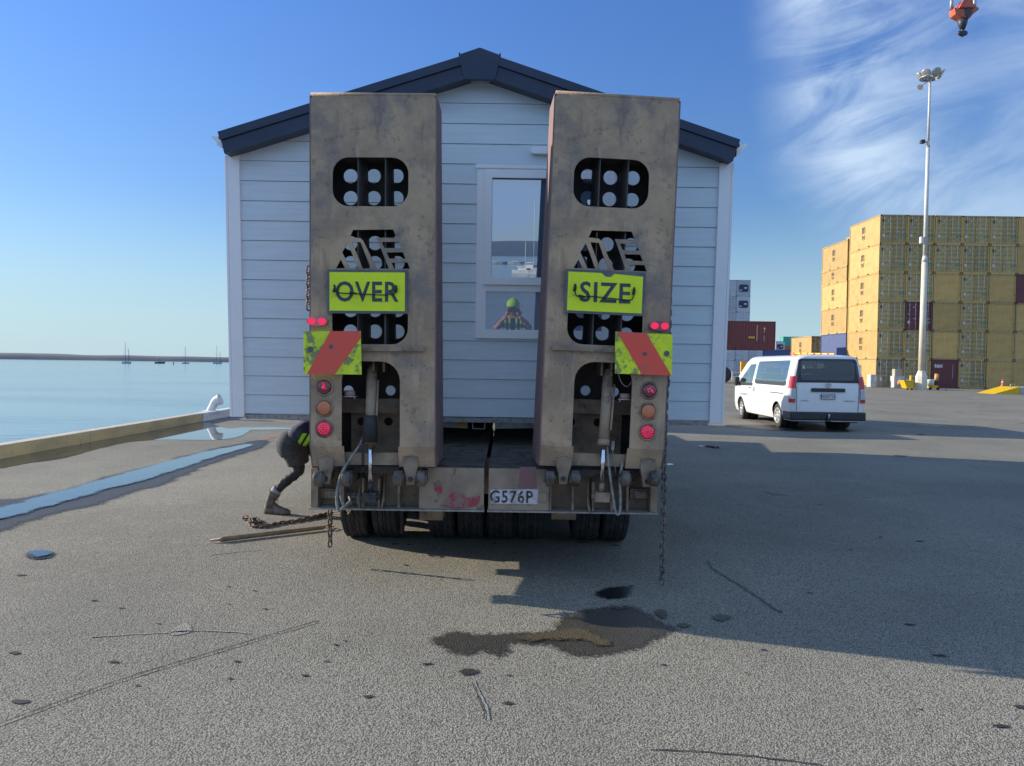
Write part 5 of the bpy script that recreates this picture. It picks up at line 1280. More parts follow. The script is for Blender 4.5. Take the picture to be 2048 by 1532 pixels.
# ================================================================== VAN
VX, VY = 8.19, 19.45                   # centre line, rear bumper
van = empty('parked_van', (VX, VY, 0)); tag(van, 'white passenger van with lit amber roof light bar, seen from behind', 'van')
m_vanp = mat('van_white_paint', (0.80, 0.80, 0.79), 0.28, col2=(0.77, 0.77, 0.76), coat=0.7)
m_vglass = mat('van_tinted_glass', (0.012, 0.015, 0.018), 0.03, col2=(0.018, 0.022, 0.025), ior=1.9)
m_vside = mat('van_side_glass', (0.06, 0.09, 0.11), 0.02, col2=(0.07, 0.1, 0.12), ior=3.0)
m_vblack = mat('van_black_plastic', (0.025, 0.026, 0.028), 0.5, col2=(0.035, 0.035, 0.04))
m_vred = mat('van_lamp_red', (0.62, 0.015, 0.02), 0.15, col2=(0.5, 0.012, 0.015), coat=0.8)
m_vclear = mat('van_lamp_clear', (0.55, 0.56, 0.58), 0.15, coat=0.8)
m_rim = mat('van_wheel_trim', (0.62, 0.63, 0.65), 0.3, metal=0.5)
VL = 5.27
def see_through(name, col, gloss, rough=0.02):
    m = bpy.data.materials.new(name); m.use_nodes = True; nt = m.node_tree; nt.nodes.clear()
    tr = N(nt, 'ShaderNodeBsdfTransparent'); tr.inputs[0].default_value = (*col, 1); gl = N(nt, 'ShaderNodeBsdfGlossy'); gl.inputs['Roughness'].default_value = rough
    fr = N(nt, 'ShaderNodeFresnel'); fr.inputs[0].default_value = 1.5; mx = N(nt, 'ShaderNodeMixShader'); out = N(nt, 'ShaderNodeOutputMaterial')
    nt.links.new(mth(nt, 'ADD', fr.outputs[0], gloss, clamp=True), mx.inputs[0]); nt.links.new(tr.outputs[0], mx.inputs[1]); nt.links.new(gl.outputs[0], mx.inputs[2]); nt.links.new(mx.outputs[0], out.inputs[0]); return m
m_vglass = see_through('van_rear_glass', (0.42, 0.46, 0.46), 0.05); m_vside = see_through('van_window_glass', (0.35, 0.42, 0.44), 0.42)
def half_w(z, y):
    t = [(0.25, 0.90), (0.40, 0.955), (0.60, 0.975), (1.00, 0.975), (1.15, 0.962), (1.30, 0.935), (1.60, 0.870), (1.78, 0.825), (1.88, 0.775), (1.94, 0.70), (1.975, 0.55), (1.99, 0.0)]
    for (z0, w0), (z1, w1) in zip(t, t[1:]):
        if z0 <= z <= z1: w = w0+(w1-w0)*(z-z0)/(z1-z0); break
    else: w = 0.9 if z < 0.25 else 0
    e = max(0.0, y-4.6)/0.67; w *= 1-0.16*e*e
    e = max(0.0, 0.09-y)/0.09; w *= 1-0.03*e*e
    return w
def y_rear(z): return 0.0 if z < 1.05 else 0.10*((z-1.05)/0.9)**1.3+ (0.10*((z-1.9)/0.09)**2 if z > 1.9 else 0)
def y_front(z): return VL-0.02-max(0, (0.5-z))*0.15 if z < 0.75 else (VL-0.02-0.42*((z-0.75)/0.35)**1.4 if z < 1.10 else VL-0.44-1.05*((z-1.10)/0.88)**1.05)
def zb_arch(y):
    zb = 0.25
    for ya in (0.98, 4.19):
        q2 = 0.385**2-(y-ya)**2
        if q2 > 0: zb = max(zb, 0.335+math.sqrt(q2))
    return zb
def zw(z, y):
    if z >= 0.80: return z
    zb = zb_arch(y); return zb+(z-0.25)/0.55*(0.80-zb)
zs = [0.25, 0.32, 0.40, 0.50, 0.60, 0.70, 0.80, 0.90, 1.0, 1.10, 1.20, 1.30, 1.45, 1.60, 1.70, 1.78, 1.84, 1.88, 1.92, 1.945, 1.965, 1.98, 1.99]
ARCH = [(0.98, 0.40), (4.19, 0.40)]
o = MB(); NU = 132
rows = []
for z in zs:
    y0, y1 = y_rear(z), y_front(z)
    def V_(s, i):
        y = y0+(y1-y0)*i/NU; z2 = zw(z, y); return o.bm.verts.new((s*half_w(z2, y), y, z2))
    rows.append(([V_(-1, i) for i in range(NU+1)], [V_(1, i) for i in range(NU+1)]))
def opening(a, b, c, d):
    cc = (a.co+b.co+c.co+d.co)/4
    return (0.47 < cc.y < 2.84 and 1.30 < cc.z < 1.78) or (3.16 < cc.y < 3.62 and 1.30 < cc.z < 1.70) or (3.16 < cc.y < 4.1 and 1.2 < cc.z < 1.45 and abs(cc.x) > 0.8)
def arch_cut(a, b, c, d):
    cc = (a.co+b.co+c.co+d.co)/4
    return any(math.hypot(cc.y-ya, cc.z-0.335) < 0.375 for ya, _ in ARCH)
for (A, A2), (B, B2) in zip(rows, rows[1:]):
    for i in range(NU):
        if not opening(A[i], A[i+1], B[i+1], B[i]): o.face([A[i], A[i+1], B[i+1], B[i]])
        if not opening(A2[i], A2[i+1], B2[i+1], B2[i]): o.face([A2[i], B2[i], B2[i+1], A2[i+1]])
    # rear and front skins
    for k_ in (0, NU):
        pa, pb, pc_, pd = A[k_], A2[k_], B2[k_], B[k_]; n = 8; prev = (pa, pd)
        for j in range(1, n+1):
            if j == n: cur = (pb, pc_)
            else: cur = (o.bm.verts.new(pa.co.lerp(pb.co, j/n)+Vector((0, (-0.02 if k_ == 0 else 0.05)*math.sin(math.pi*j/n), 0))), o.bm.verts.new(pd.co.lerp(pc_.co, j/n)+Vector((0, (-0.02 if k_ == 0 else 0.05)*math.sin(math.pi*j/n), 0))))
            zc_ = (pa.co.z+pd.co.z)/2
            if not (2 <= j <= n-1 and ((k_ == 0 and 1.30 < zc_ < 1.84) or (k_ == NU and 1.2 < zc_ < 1.88))): o.face([prev[0], cur[0], cur[1], prev[1]])
            prev = cur
T_, T2_ = rows[-1]
bmesh.ops.remove_doubles(o.bm, verts=o.bm.verts, dist=0.0008)
o.build('body', m_vanp, van, smooth=True)
def spatch(name, poly, m, off=0.006, side=-1, parent=van, smoothp=False, sub=6):
    """panel on the van's side, poly in (y, z)"""
    P_ = MB(); pts_ = []
    for i in range(len(poly)):
        a, b = poly[i], poly[(i+1) % len(poly)]
        for j in range(sub): pts_.append((a[0]+(b[0]-a[0])*j/sub, a[1]+(b[1]-a[1])*j/sub))
    P_.plate(pts_, th=0, fr=lambda y, z, d: Vector((side*(half_w(z, y)+off), y, z)))
    bmesh.ops.recalc_face_normals(P_.bm, faces=P_.bm.faces)
    return P_.build(name, m, parent)
def rpatch(name, poly, m, off=0.022, parent=van, sub=5):
    P_ = MB(); pts_ = []
    for i in range(len(poly)):
        a, b = poly[i], poly[(i+1) % len(poly)]
        for j in range(sub): pts_.append((a[0]+(b[0]-a[0])*j/sub, a[1]+(b[1]-a[1])*j/sub))
    P_.plate(pts_, th=0.012, fr=lambda x, z, d: Vector((x, y_rear(min(z, 1.9))-off-0.012*max(0, 1-(x/0.9)**2)+d, z)))
    return P_.build(name, m, parent)
for s in (-1, 1):
    spatch('side_window', [(0.42, 1.28), (0.36, 1.38), (0.42, 1.80), (0.50, 1.835), (2.90, 1.81), (2.94, 1.77), (2.90, 1.30), (2.78, 1.25), (0.55, 1.25)], m_vside, side=s)
    spatch('window_seal', [(0.36, 1.17), (0.36, 1.285), (2.93, 1.285), (2.90, 1.20), (2.80, 1.15), (0.50, 1.15)], m_vblack, off=0.003, side=s)
    if False: spatch('window_seal', [(0.40, 1.18), (0.33, 1.36), (0.39, 1.82), (0.49, 1.855), (2.92, 1.83), (2.965, 1.78), (2.93, 1.24), (2.80, 1.15), (0.55, 1.15)], m_vblack, off=0.003, side=s)
    spatch('front_window', [(3.12, 1.14), (3.10, 1.70), (3.16, 1.74), (3.62, 1.72), (4.42, 1.16), (4.45, 1.10)], m_vside, side=s)
    spatch('window_seal', [(3.09, 1.08), (3.09, 1.16), (4.42, 1.16), (4.50, 1.13), (4.78, 1.0), (4.40, 1.06)], m_vblack, off=0.009, side=s)
    if False: spatch('window_seal', [(3.09, 1.10), (3.07, 1.73), (3.16, 1.77), (3.68, 1.74), (4.50, 1.14), (4.78, 1.0), (4.40, 1.08)], m_vblack, off=0.003, side=s)
    for yy in (3.03, 1.62):
        spatch('door_seam', [(yy-0.006, 0.32), (yy+0.006, 0.32), (yy+0.006, 1.08 if yy < 2 else 1.9), (yy-0.006, 1.08 if yy < 2 else 1.9)], m_vblack, off=0.002, side=s)
    spatch('door_rail', [(0.5, 0.935), (1.55, 0.935), (1.55, 0.96), (0.5, 0.96)], m_vblack, off=0.002, side=s)
    spatch('door_handle', [(2.86, 0.92), (2.92, 0.92), (2.92, 1.05), (2.86, 1.05)], m_vblack, off=0.012, side=s)
    spatch('door_handle', [(3.2, 1.00), (3.38, 1.00), (3.38, 1.03), (3.2, 1.03)], m_vblack, off=0.012, side=s)
    mr = MB(); mr.box(*sorted((s*0.98, s*1.13)), 4.28, 4.38, 1.05, 1.32); mr.box(*sorted((s*0.90, s*0.99)), 4.30, 4.34, 1.10, 1.16); mr.build('wing_mirror', m_vblack, van, bevel=0.03)
    # lamps wrap round the rear corner
    lm = MB()
    def corner(z0, z1, m_i):
        lm.mi = m_i
        zz = [z0, (z0+z1)/2, z1]; rws = []
        for z in zz:
            w = half_w(z, 0.1)+0.012; wi = w-0.14
            yr = y_rear(z)-0.03
            rws.append([Vector((s*wi, yr, z)), Vector((s*(w-0.03), yr, z)), Vector((s*w, yr+0.03, z)), Vector((s*w, yr+0.17-0.05*(z < 0.9), z))])
        for A, B in zip(rws, rws[1:]):
            for i in range(3): lm.poly([A[i], A[i+1], B[i+1], B[i]])
        for r_ in (rws[0], rws[-1]): lm.poly(r_)
    corner(0.74, 0.83, 0); corner(0.83, 1.10, 1); corner(1.10, 1.42, 0)
    lm.build('tail_lamp', [m_vred, m_vclear], van)
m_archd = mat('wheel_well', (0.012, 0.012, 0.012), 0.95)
o = MB()
for ya, _ in ARCH:
    for s in (-1, 1):
        o.lathe([(0, 0.39), (s*0.2, 0.39)], (s*0.5, ya, 0.335), (1, 0, 0), 24)
o.box(-0.85, 0.85, 0.1, VL-0.2, 0.22, 0.34); o.build('underbody', m_archd, van)
rw = [(-0.80, 1.27), (-0.825, 1.33), (-0.745, 1.83), (-0.69, 1.87), (0.69, 1.87), (0.745, 1.83), (0.825, 1.33), (0.80, 1.27)]
rpatch('rear_window', rw, m_vglass)
o = MB()
o.box(-0.982, 0.982, -0.09, 0.50, 0.28, 0.50)
bp_ = o.build('bumper', m_vblack, van, bevel=0.035)
rpatch('window_surround', [(-0.81, 1.26), (-0.835, 1.33), (-0.755, 1.84), (-0.69, 1.88), (0.69, 1.88), (0.755, 1.84), (0.835, 1.33), (0.81, 1.26)], m_vblack, off=0.0195) if False else None
fb = MB(); oR = [(-0.81, 1.26), (-0.835, 1.33), (-0.755, 1.84), (-0.69, 1.88), (0.69, 1.88), (0.755, 1.84), (0.835, 1.33), (0.81, 1.26)]
iR = rrect(-0.70, 0.70, 1.32, 1.82, 0.08)
fb.plate(oR, [iR], th=0.004, fr=lambda x, z, d: Vector((x, y_rear(min(z, 1.9))-0.022-0.012*max(0, 1-(x/0.9)**2)+d+0.0, z))); fb.build('window_surround', m_vblack, van)
it = MB(); it.box(-0.86, 0.86, 0.25, 4.3, 0.36, 1.12); it.build('dark_cabin_fill', m_archd, van)  # near-black block filling the lower cabin; interior shade put into its colour
for yy in (0.55, 1.45, 2.3, 3.2):
    for xs_ in ((-0.62, -0.12), (0.12, 0.62)) if yy > 3 else ((-0.7, -0.28), (-0.22, 0.2), (0.28, 0.7)):
        st_ = MB(); st_.box(xs_[0], xs_[1], yy, yy+0.14, 1.125, 1.45); st_.build('seat', m_vblack, van, bevel=0.05)
        xc_ = (xs_[0]+xs_[1])/2; hd_ = MB(); hd_.box(xc_-0.12, xc_+0.12, yy+0.02, yy+0.12, 1.47, 1.62); hd_.build('headrest', m_vblack, van, bevel=0.04)
dsh = MB(); dsh.box(-0.8, 0.8, 4.1, 4.5, 1.0, 1.22); dsh.build('dashboard', m_vblack, van, bevel=0.03)
rpatch('tailgate_grip', [(-0.44, 1.02), (0.44, 1.02), (0.44, 1.10), (0.42, 1.115), (-0.42, 1.115), (-0.44, 1.10)], m_vblack, off=0.034)
for s in (-1, 1): rpatch('tailgate_seam', [(s*0.80-0.004, 0.52), (s*0.80+0.004, 0.52), (s*0.815+0.004, 1.15), (s*0.815-0.004, 1.15)], m_vblack, off=0.013)
o = MB(); fr3 = lambda a, b, d: Vector((a, -0.048+d, b))
o.plate(rrect(-0.185, 0.185, 0.83, 0.97, 0.015), th=0.01, fr=fr3); o.mi = 1; o.plate(rrect(-0.172, 0.172, 0.842, 0.958, 0.01), th=0.002, fr=lambda a, b, d: Vector((a, -0.0505+d, b))); o.mi = 0
o.text('NSW716', lambda a, b, d: Vector((a, -0.053, 0.90+b)), size=0.115, sx=0.78, bold=0.0015, spacing=1.1); o.build('number_plate', [m_vblack, mat('plate_white', (0.72, 0.73, 0.74), 0.4)], van)
o = MB(); c_ = lambda rx, rz_, cz_: [(rx*math.cos(2*math.pi*i/28), cz_+rz_*math.sin(2*math.pi*i/28)) for i in range(28)]
fr4 = lambda a, b, d: Vector((a, -0.045+d, b))
o.plate(c_(0.085, 0.058, 1.19), [c_(0.073, 0.047, 1.19)], th=0.006, fr=fr4)
o.plate(c_(0.030, 0.045, 1.19), [c_(0.022, 0.036, 1.19)], th=0.006, fr=lambda a, b, d: Vector((a, -0.048+d, b))); o.plate(c_(0.055, 0.018, 1.21), [c_(0.046, 0.011, 1.21)], th=0.006, fr=lambda a, b, d: Vector((a, -0.051+d, b)))
o.build('emblem', m_galv, van)
for txt, x_, sz in (('D-4D 2.8', -0.60, 0.045), ('COMMUTER GL', 0.56, 0.04)):
    o = MB(); o.text(txt, lambda a, b, d: Vector((x_+a, -0.036, 0.79+b)), size=sz, sx=1.1, bold=0.001); o.build('badge_text', mat('badge_chrome', (0.25, 0.22, 0.22), 0.4), van)
o = MB(); o.text('PORT NELSON', lambda a, b, d: Vector((-half_w(0.80, 3.9)-0.006, 3.85-a, 0.80+b)), size=0.085, sx=1.25, bold=0.001); o.build('door_lettering', mat('letter_blue', (0.10, 0.13, 0.2), 0.5), van)
o = MB(); o.box(-0.05, 0.05, -0.14, -0.05, 0.26, 0.36); o.mi = 1; o.cyl((0, -0.13, 0.34), (0, -0.13, 0.41), 0.018, n=10); o.cyl((0, -0.13, 0.40), (0, -0.13, 0.445), 0.026, n=12); o.build('tow_ball', [m_vblack, m_chrome], van)
# light bar
lb = MB(); lb.box(-0.56, 0.56, 0.92, 1.16, 2.01, 2.045); lb.box(-0.5, -0.44, 0.95, 1.1, 1.96, 2.01); lb.box(0.44, 0.5, 0.95, 1.1, 1.96, 2.01)
lbo = lb.build('light_bar', mat('amber_lens', (0.75, 0.16, 0.03), 0.3, emit=(1.0, 0.13, 0.01), estr=0.35), van, bevel=0.01)
for i in range(6):
    o = MB(); x_ = -0.46+i*0.184; o.box(x_-0.062, x_+0.062, 0.912, 0.919, 2.018, 2.037); o.build('lit_lamp', mat('amber_lit', (1.0, 0.6, 0.1), 0.4, emit=(1.0, 0.62, 0.08), estr=2.6), lbo)
for s in (-1, 1):
    for ya, _ in ARCH:
        w_ = empty('wheel', (s*0.84, ya, 0.335)); w_.parent = van
        if ya > 3: w_.rotation_euler = (0, 0, R(-6))
        o = MB(); o.lathe([(-0.10, 0.20), (-0.105, 0.27), (-0.095, 0.32), (-0.07, 0.335), (0.07, 0.335), (0.095, 0.32), (0.105, 0.27), (0.10, 0.20)], (0, 0, 0), (1, 0, 0), 36); o.build('tyre', m_tyre, w_)
        o = MB(); sx_ = s*0.085
        o.lathe([(0, 0.215), (s*0.02, 0.215), (s*0.02, 0.19), (s*0.002, 0.18)], (sx_, 0, 0), (1, 0, 0), 32)
        for j in range(8):
            a = 2*math.pi*j/8; d1 = Vector((0, math.cos(a), math.sin(a))); d2 = Vector((0, -math.sin(a), math.cos(a)))
            A = [Vector((sx_+s*0.018, 0, 0))+d1*r_+d2*w2 for r_, w2 in ((0.04, -0.022), (0.19, -0.032), (0.19, 0.032), (0.04, 0.022))]
            o.poly(A)
        o.cyl((sx_, 0, 0), (sx_+s*0.03, 0, 0), 0.055, 0.045, 16); o.build('rim', m_rim, w_)
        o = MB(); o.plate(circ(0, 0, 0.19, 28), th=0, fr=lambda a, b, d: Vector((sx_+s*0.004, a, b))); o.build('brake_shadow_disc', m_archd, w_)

# ================================================================== CONTAINERS
CW, CLn, CH = 2.438, 6.058, 2.591
m_cy = mat('container_yellow', (0.55, 0.36, 0.12), 0.6, col2=(0.48, 0.31, 0.105), nscale=1.5)
m_cyd = mat('container_yellow_door', (0.46, 0.34, 0.135), 0.65, col2=(0.36, 0.265, 0.11), nscale=3)
m_cbr = mat('container_brown', (0.33, 0.26, 0.15), 0.7, col2=(0.27, 0.21, 0.13), nscale=3)
m_cma = mat('container_maroon', (0.16, 0.045, 0.05), 0.6, col2=(0.13, 0.04, 0.045), nscale=2)
m_cbl = mat('container_blue', (0.06, 0.09, 0.22), 0.6, col2=(0.08, 0.11, 0.25), nscale=3)
m_cgr = mat('reefer_grey', (0.46, 0.50, 0.55), 0.6, col2=(0.38, 0.42, 0.47), nscale=3)
m_cte = mat('container_teal', (0.05, 0.35, 0.26), 0.6, col2=(0.06, 0.40, 0.30)); m_crd = mat('container_red', (0.48, 0.13, 0.10), 0.6)
def vary(m, lo=0.80, hi=1.16):
    nt = m.node_tree; b = nt.nodes['Principled BSDF']; src = b.inputs['Base Color'].links[0].from_socket
    oi = N(nt, 'ShaderNodeObjectInfo'); f = mth(nt, 'MULTIPLY_ADD', oi.outputs['Random'], hi-lo, lo)
    mx = N(nt, 'ShaderNodeMix', data_type='RGBA', blend_type='MULTIPLY'); mx.inputs[0].default_value = 1.0
    cb_ = N(nt, 'ShaderNodeCombineColor'); [nt.links.new(f, cb_.inputs[i]) for i in range(3)]
    nt.links.new(src, mx.inputs[6]); nt.links.new(cb_.outputs[0], mx.inputs[7]); nt.links.new(mx.outputs[2], b.inputs['Base Color'])
for m_ in (m_cy, m_cyd, m_cgr): layer(m_, (0.20, 0.11, 0.06), 2.2, 0.60, 0.72, 0.55); vary(m_)
m_rod = mat('galvanised_rod', (0.62, 0.63, 0.62), 0.45); m_logo = mat('logo_bronze', (0.12, 0.105, 0.08), 0.6); m_sticker = mat('white_sticker', (0.66, 0.67, 0.66), 0.5)
m_stk_d = mat('dark_placard', (0.06, 0.065, 0.06), 0.6); m_stk_g = mat('green_sticker', (0.10, 0.30, 0.19), 0.6); m_casting = mat('dark_gap', (0.03, 0.028, 0.022), 0.8)
def corr(o, p0, u, length, vz, height, nrm, pitch_=0.278, depth=0.036):
    """corrugated sheet: p0 start, u run direction, vz up"""
    n = max(2, int(round(length/pitch_))); s = length/n; pts_ = []
    for i in range(n):
        for a, dd in ((0.0, 0), (0.26, 0), (0.5, 1), (0.76, 1)): pts_.append((s*(i+a), dd))
    pts_.append((length, 0))
    A = [o.bm.verts.new(p0+u*a-nrm*depth*dd) for a, dd in pts_]; B = [o.bm.verts.new(p0+u*a-nrm*depth*dd+vz*height) for a, dd in pts_]
    for i in range(len(pts_)-1): o.face([A[i], A[i+1], B[i+1], B[i]])
X_, Y_, Z_ = Vector((1, 0, 0)), Vector((0, 1, 0)), Vector((0, 0, 1))
def make_container(lab, cat, grp, m, md, end='door', L_=CLn, Hc=CH, logo=True, side_text=None, m_fr=None, small=False):
    c = empty('shipping_container', (0, 0, 0)); tag(c, lab, cat, grp); m_fr = m_fr or m
    o = MB(); t = 0.10
    for x in (0, CW-t):
        for y in (0, L_-t): o.box(x, x+t, y, y+t, 0, Hc)
    for x in (0.0, CW-0.06):
        o.box(x, x+0.06, t, L_-t, 0.0, 0.12); o.box(x, x+0.06, t, L_-t, Hc-0.08, Hc-0.01)
    for y in (0.0, L_-0.08): o.box(t, CW-t, y, y+0.08, 0.0, 0.13); o.box(t, CW-t, y, y+0.08, Hc-0.10, Hc-0.005)
    o.build('frame', m_fr, c)
    o = MB(); zb_, zh = 0.12, Hc-0.20
    corr(o, Vector((0.03, t, zb_)), Y_, L_-2*t, Z_, zh, -X_); corr(o, Vector((CW-0.03, t, zb_)), Y_, L_-2*t, Z_, zh, X_)
    corr(o, Vector((t, L_-0.04, zb_)), X_, CW-2*t, Z_, zh, Y_)
    o.poly([(0.03, 0.04, Hc-0.03), (CW-0.03, 0.04, Hc-0.03), (CW-0.03, L_-0.04, Hc-0.03), (0.03, L_-0.04, Hc-0.03)])
    if end == 'blank': corr(o, Vector((t, 0.035, zb_)), X_, CW-2*t, Z_, zh, -Y_, pitch_=0.25)
    o.build('wall_panel', m, c)
    # castings: dark pockets at the corners
    o = MB()
    for x in (0.02, CW-0.14):
        o.box(x, x+0.12, -0.006, -0.001, Hc-0.13, Hc-0.02); o.box(x, x+0.12, -0.006, -0.001, 0.02, 0.12)
    for y in (L_*0.34, L_*0.66): o.box(-0.006, -0.001, y-0.18, y+0.18, 0.0, 0.1)
    tag(o.build('casting_pockets', m_casting, c), kind='stuff')
    if end == 'door':
        for k_ in range(2):
            x0 = t+0.01+k_*(CW-2*t)/2; x1 = x0+(CW-2*t)/2-0.02
            o = MB(); n = 6; zz = [0.13+(Hc-0.24)*i/n for i in range(n+1)]
            for i in range(n):
                a, b = zz[i], zz[i+1]; h_ = b-a
                vs = [Vector((x0, 0.04, a)), Vector((x1, 0.04, a)), Vector((x1, 0.04, a+h_*0.3)), Vector((x0, 0.04, a+h_*0.3)), Vector((x1, 0.07, a+h_*0.42)), Vector((x0, 0.07, a+h_*0.42)), Vector((x1, 0.07, a+h_*0.88)), Vector((x0, 0.07, a+h_*0.88)), Vector((x1, 0.04, b)), Vector((x0, 0.04, b))]
                q_ = o.pts(vs); o.face([q_[0], q_[1], q_[2], q_[3]]); o.face([q_[3], q_[2], q_[4], q_[5]]); o.face([q_[5], q_[4], q_[6], q_[7]]); o.face([q_[7], q_[6], q_[8], q_[9]])
            o.box(x0, x0+0.03, 0.02, 0.05, 0.13, Hc-0.11); o.box(x1-0.03, x1, 0.02, 0.05, 0.13, Hc-0.11)
            d_ = o.build('door', md, c)
            for f_ in (0.26, 0.74):
                o = MB(); xx = x0+(x1-x0)*f_; o.cyl((xx, 0.0, 0.04), (xx, 0.0, Hc-0.05), 0.018, n=6)
                for z_ in (0.5, 1.0, 1.75, 2.3): o.box(xx-0.04, xx+0.04, -0.006, 0.03, z_*Hc/CH-0.03, z_*Hc/CH+0.03)
                if k_ == 1 or f_ > 0.5: o.box(xx-0.2 if k_ == 0 else xx, xx if k_ == 0 else xx+0.2, -0.02, 0.0, 1.03, 1.07)
                o.build('lock_rod', m_rod, d_)
            if not small:
                o = MB()
                if k_ == 0:
                    o.plate([(0.24, 2.02*Hc/CH), (0.34, 1.93*Hc/CH), (0.46, 1.98*Hc/CH), (0.46, 2.2*Hc/CH), (0.24, 2.2*Hc/CH)], th=0.003, fr=XZ(0.02)); o.build('placard', m_stk_d, d_)
                    o = MB(); o.box(0.24, 0.46, 0.016, 0.02, 0.62, 0.86); o.box(0.72, 0.82, 0.016, 0.02, 2.02*Hc/CH, 2.13*Hc/CH); o.box(0.26, 0.33, 0.016, 0.02, 1.42, 1.5); o.build('sticker', m_sticker, d_)
                else:
                    o.box(1.95, 2.25, 0.016, 0.02, 0.62, 0.85); o.build('sticker', m_stk_g, d_)
    if end == 'reefer':
        o = MB(); o.box(t, CW-t, 0.02, 0.06, 0.13, Hc-0.1); o.build('end_panel', md, c)
        o = MB(); o.plate(rrect(0.35, CW-0.35, 0.75, 2.1, 0.35, 5), th=0.01, fr=XZ(0.008)); o.build('fan_housing', m_cbl_d, c)
        o = MB(); o.box(1.35, 1.8, -0.004, 0.005, 1.35, 1.6); o.box(0.5, 0.9, -0.004, 0.005, 1.0, 1.15); o.build('unit_panel', m_sticker, c)
    if logo:
        o = MB(); yc, zc = L_*0.53, Hc*0.56 
        k2 = min(1.0, Hc/CH)
        o.text('m', lambda a, b, d: Vector((-0.010, yc-a, zc+0.26*k2+b*k2)), size=1.35, sx=0.66, bold=0.0)
        o.text('sc', lambda a, b, d: Vector((-0.010, yc-a, zc-0.42*k2+b*k2)), size=0.82, sx=1.0, bold=0.0)
        o.build('logo', m_logo, c)
    if side_text: side_text(c)
    return c
m_cbl_d = mat('reefer_fan_blue', (0.03, 0.04, 0.085), 0.6)
D0 = 67.8; CP = 2.49; X0 = P(1756, 600, D0).x
hide = None
protoD = make_container('', 'container', None, m_cy, m_cyd, 'door'); protoB = make_container('', 'container', None, m_cy, m_cyd, 'blank', m_fr=m_cyd)
def place(c, x, y, z, lab, grp='yellow containers stacked beyond the van'):
    c.location = (x, y, z); c['label'] = lab; c['category'] = 'container'; c['group'] = grp; return c
rows_w = ['bottom', 'second', 'third', 'fourth', 'fifth', 'top']; cols_w = ['left end column', 'second column', 'third column', 'fourth column', 'fifth column', 'right edge column']
GRID = ['BDTDCC', 'DDCDCC', 'DMCDCC', 'DDCDCM', 'DDDDDC', 'DDDDDC']
usedD = usedB = False
for r_, line in enumerate(GRID):
    for k_, ch_ in enumerate(line):
        jx = random.uniform(-0.015, 0.015); jy = random.uniform(-0.02, 0.02)
        x_, y_, z_ = X0+k_*CP+jx, D0+jy, r_*CH
        where = f'{rows_w[r_]} row, {cols_w[k_]} of the tall stack'
        if ch_ == 'D':
            c = protoD if not usedD else copy_tree(protoD); usedD = True; place(c, x_, y_, z_, 'yellow container showing its doors, '+where)
        elif ch_ == 'C':
            c = protoB if not usedB else copy_tree(protoB); usedB = True; place(c, x_, y_, z_, 'yellow container showing its plain ribbed end, '+where)
        elif ch_ == 'B':
            c = make_container('', 'container', None, m_cy, m_cbr, 'door', m_fr=m_cbr); place(c, x_, y_, z_, 'brown doored container at the left foot of the tall stack')
        elif ch_ == 'M':
            c = make_container('', 'container', None, m_cma, m_cma, 'door' if r_ == 2 else 'blank', logo=False)
            place(c, x_, y_, z_, 'maroon doored container among the yellow ones in the second column' if r_ == 2 else 'maroon container at the right edge of the photo among yellow ones', 'maroon containers in the yellow stack')
        elif ch_ == 'T':
            c = make_container('', 'container', None, m_cma, m_cma, 'blank', logo=False)
            o = MB(); o.text('tex', lambda a, b, d: Vector((0.66+a, 0.028, 2.02+b)), size=0.52, sx=1.1, bold=0.02); o.build('lettering', m_sticker, c)
            o = MB()
            for i in range(12): o.box(1.93, 1.97, 0.02, 0.03, 0.9+i*0.105, 0.96+i*0.105)
            o.build('code_marks', m_sticker, c)
            place(c, x_, y_, z_, 'maroon container lettered tex at the foot of the tall stack', 'maroon containers in the yellow stack')
# second bay
z_ = 0; Y2 = D0+CLn+0.35
bays = [(CH, 'y'), (CH, 'b'), (CH, 'y'), (CH, 'y'), (1.45, 'y'), (CH, 'y')]
nm = ['bottom of the second bay, behind the van', '', 'third up in the second bay under the shadowed one', 'fourth up in the second bay behind the tall stack', 'half height one near the top of the second bay', 'top of the second bay behind the tall stack']
for i, (h_, t_) in enumerate(bays):
    if t_ == 'b':
        c = make_container('', 'container', None, m_cbl, m_cbl, 'door', logo=False); place(c, X0+0.05, Y2, z_, 'blue container low in the second bay, half in shadow', 'blue containers')
    elif h_ < 2: c = make_container('', 'container', None, m_cy, m_cyd, 'door', Hc=h_); place(c, X0-0.02, Y2+0.1, z_, 'yellow container, '+nm[i])
    else: c = copy_tree(protoD); place(c, X0+random.uniform(-0.03, 0.03), Y2, z_, 'yellow container, '+nm[i])
    z_ += h_
# third bay, two high
Y3 = Y2+CLn+2.6
for i in range(2):
    c = copy_tree(protoD); place(c, X0+0.1, Y3, i*CH, 'yellow container, %s of the two high pile left of the big stack' % ('foot' if i == 0 else 'top'))
c = copy_tree(protoD); place(c, X0+CP, Y2, 5*CH, 'yellow container seen in the gap behind the top of the second bay')
# far row: teal over red
def turned(m, lab, grp, x, y, z, L_=CLn, Hc=CH, text=None):
    c = make_container(lab, 'container', grp, m, m, 'blank', L_=L_, Hc=Hc, logo=False)
    c.rotation_euler = (0, 0, R(90)); c.location = (x+L_, y, z); return c
pT = P(1566, 700, 210)
for i, (m_, lb_) in enumerate(((m_cgr, 'grey container at the foot of the far teal pile'), (m_cgr, 'grey container second up in the far teal pile'), (m_crd, 'red container under the teal one far behind the van'), (m_cte, 'teal green container on top of the far pile'))):
    turned(m_, lb_, 'far containers behind the van', pT.x, 210, i*CH, L_=9)
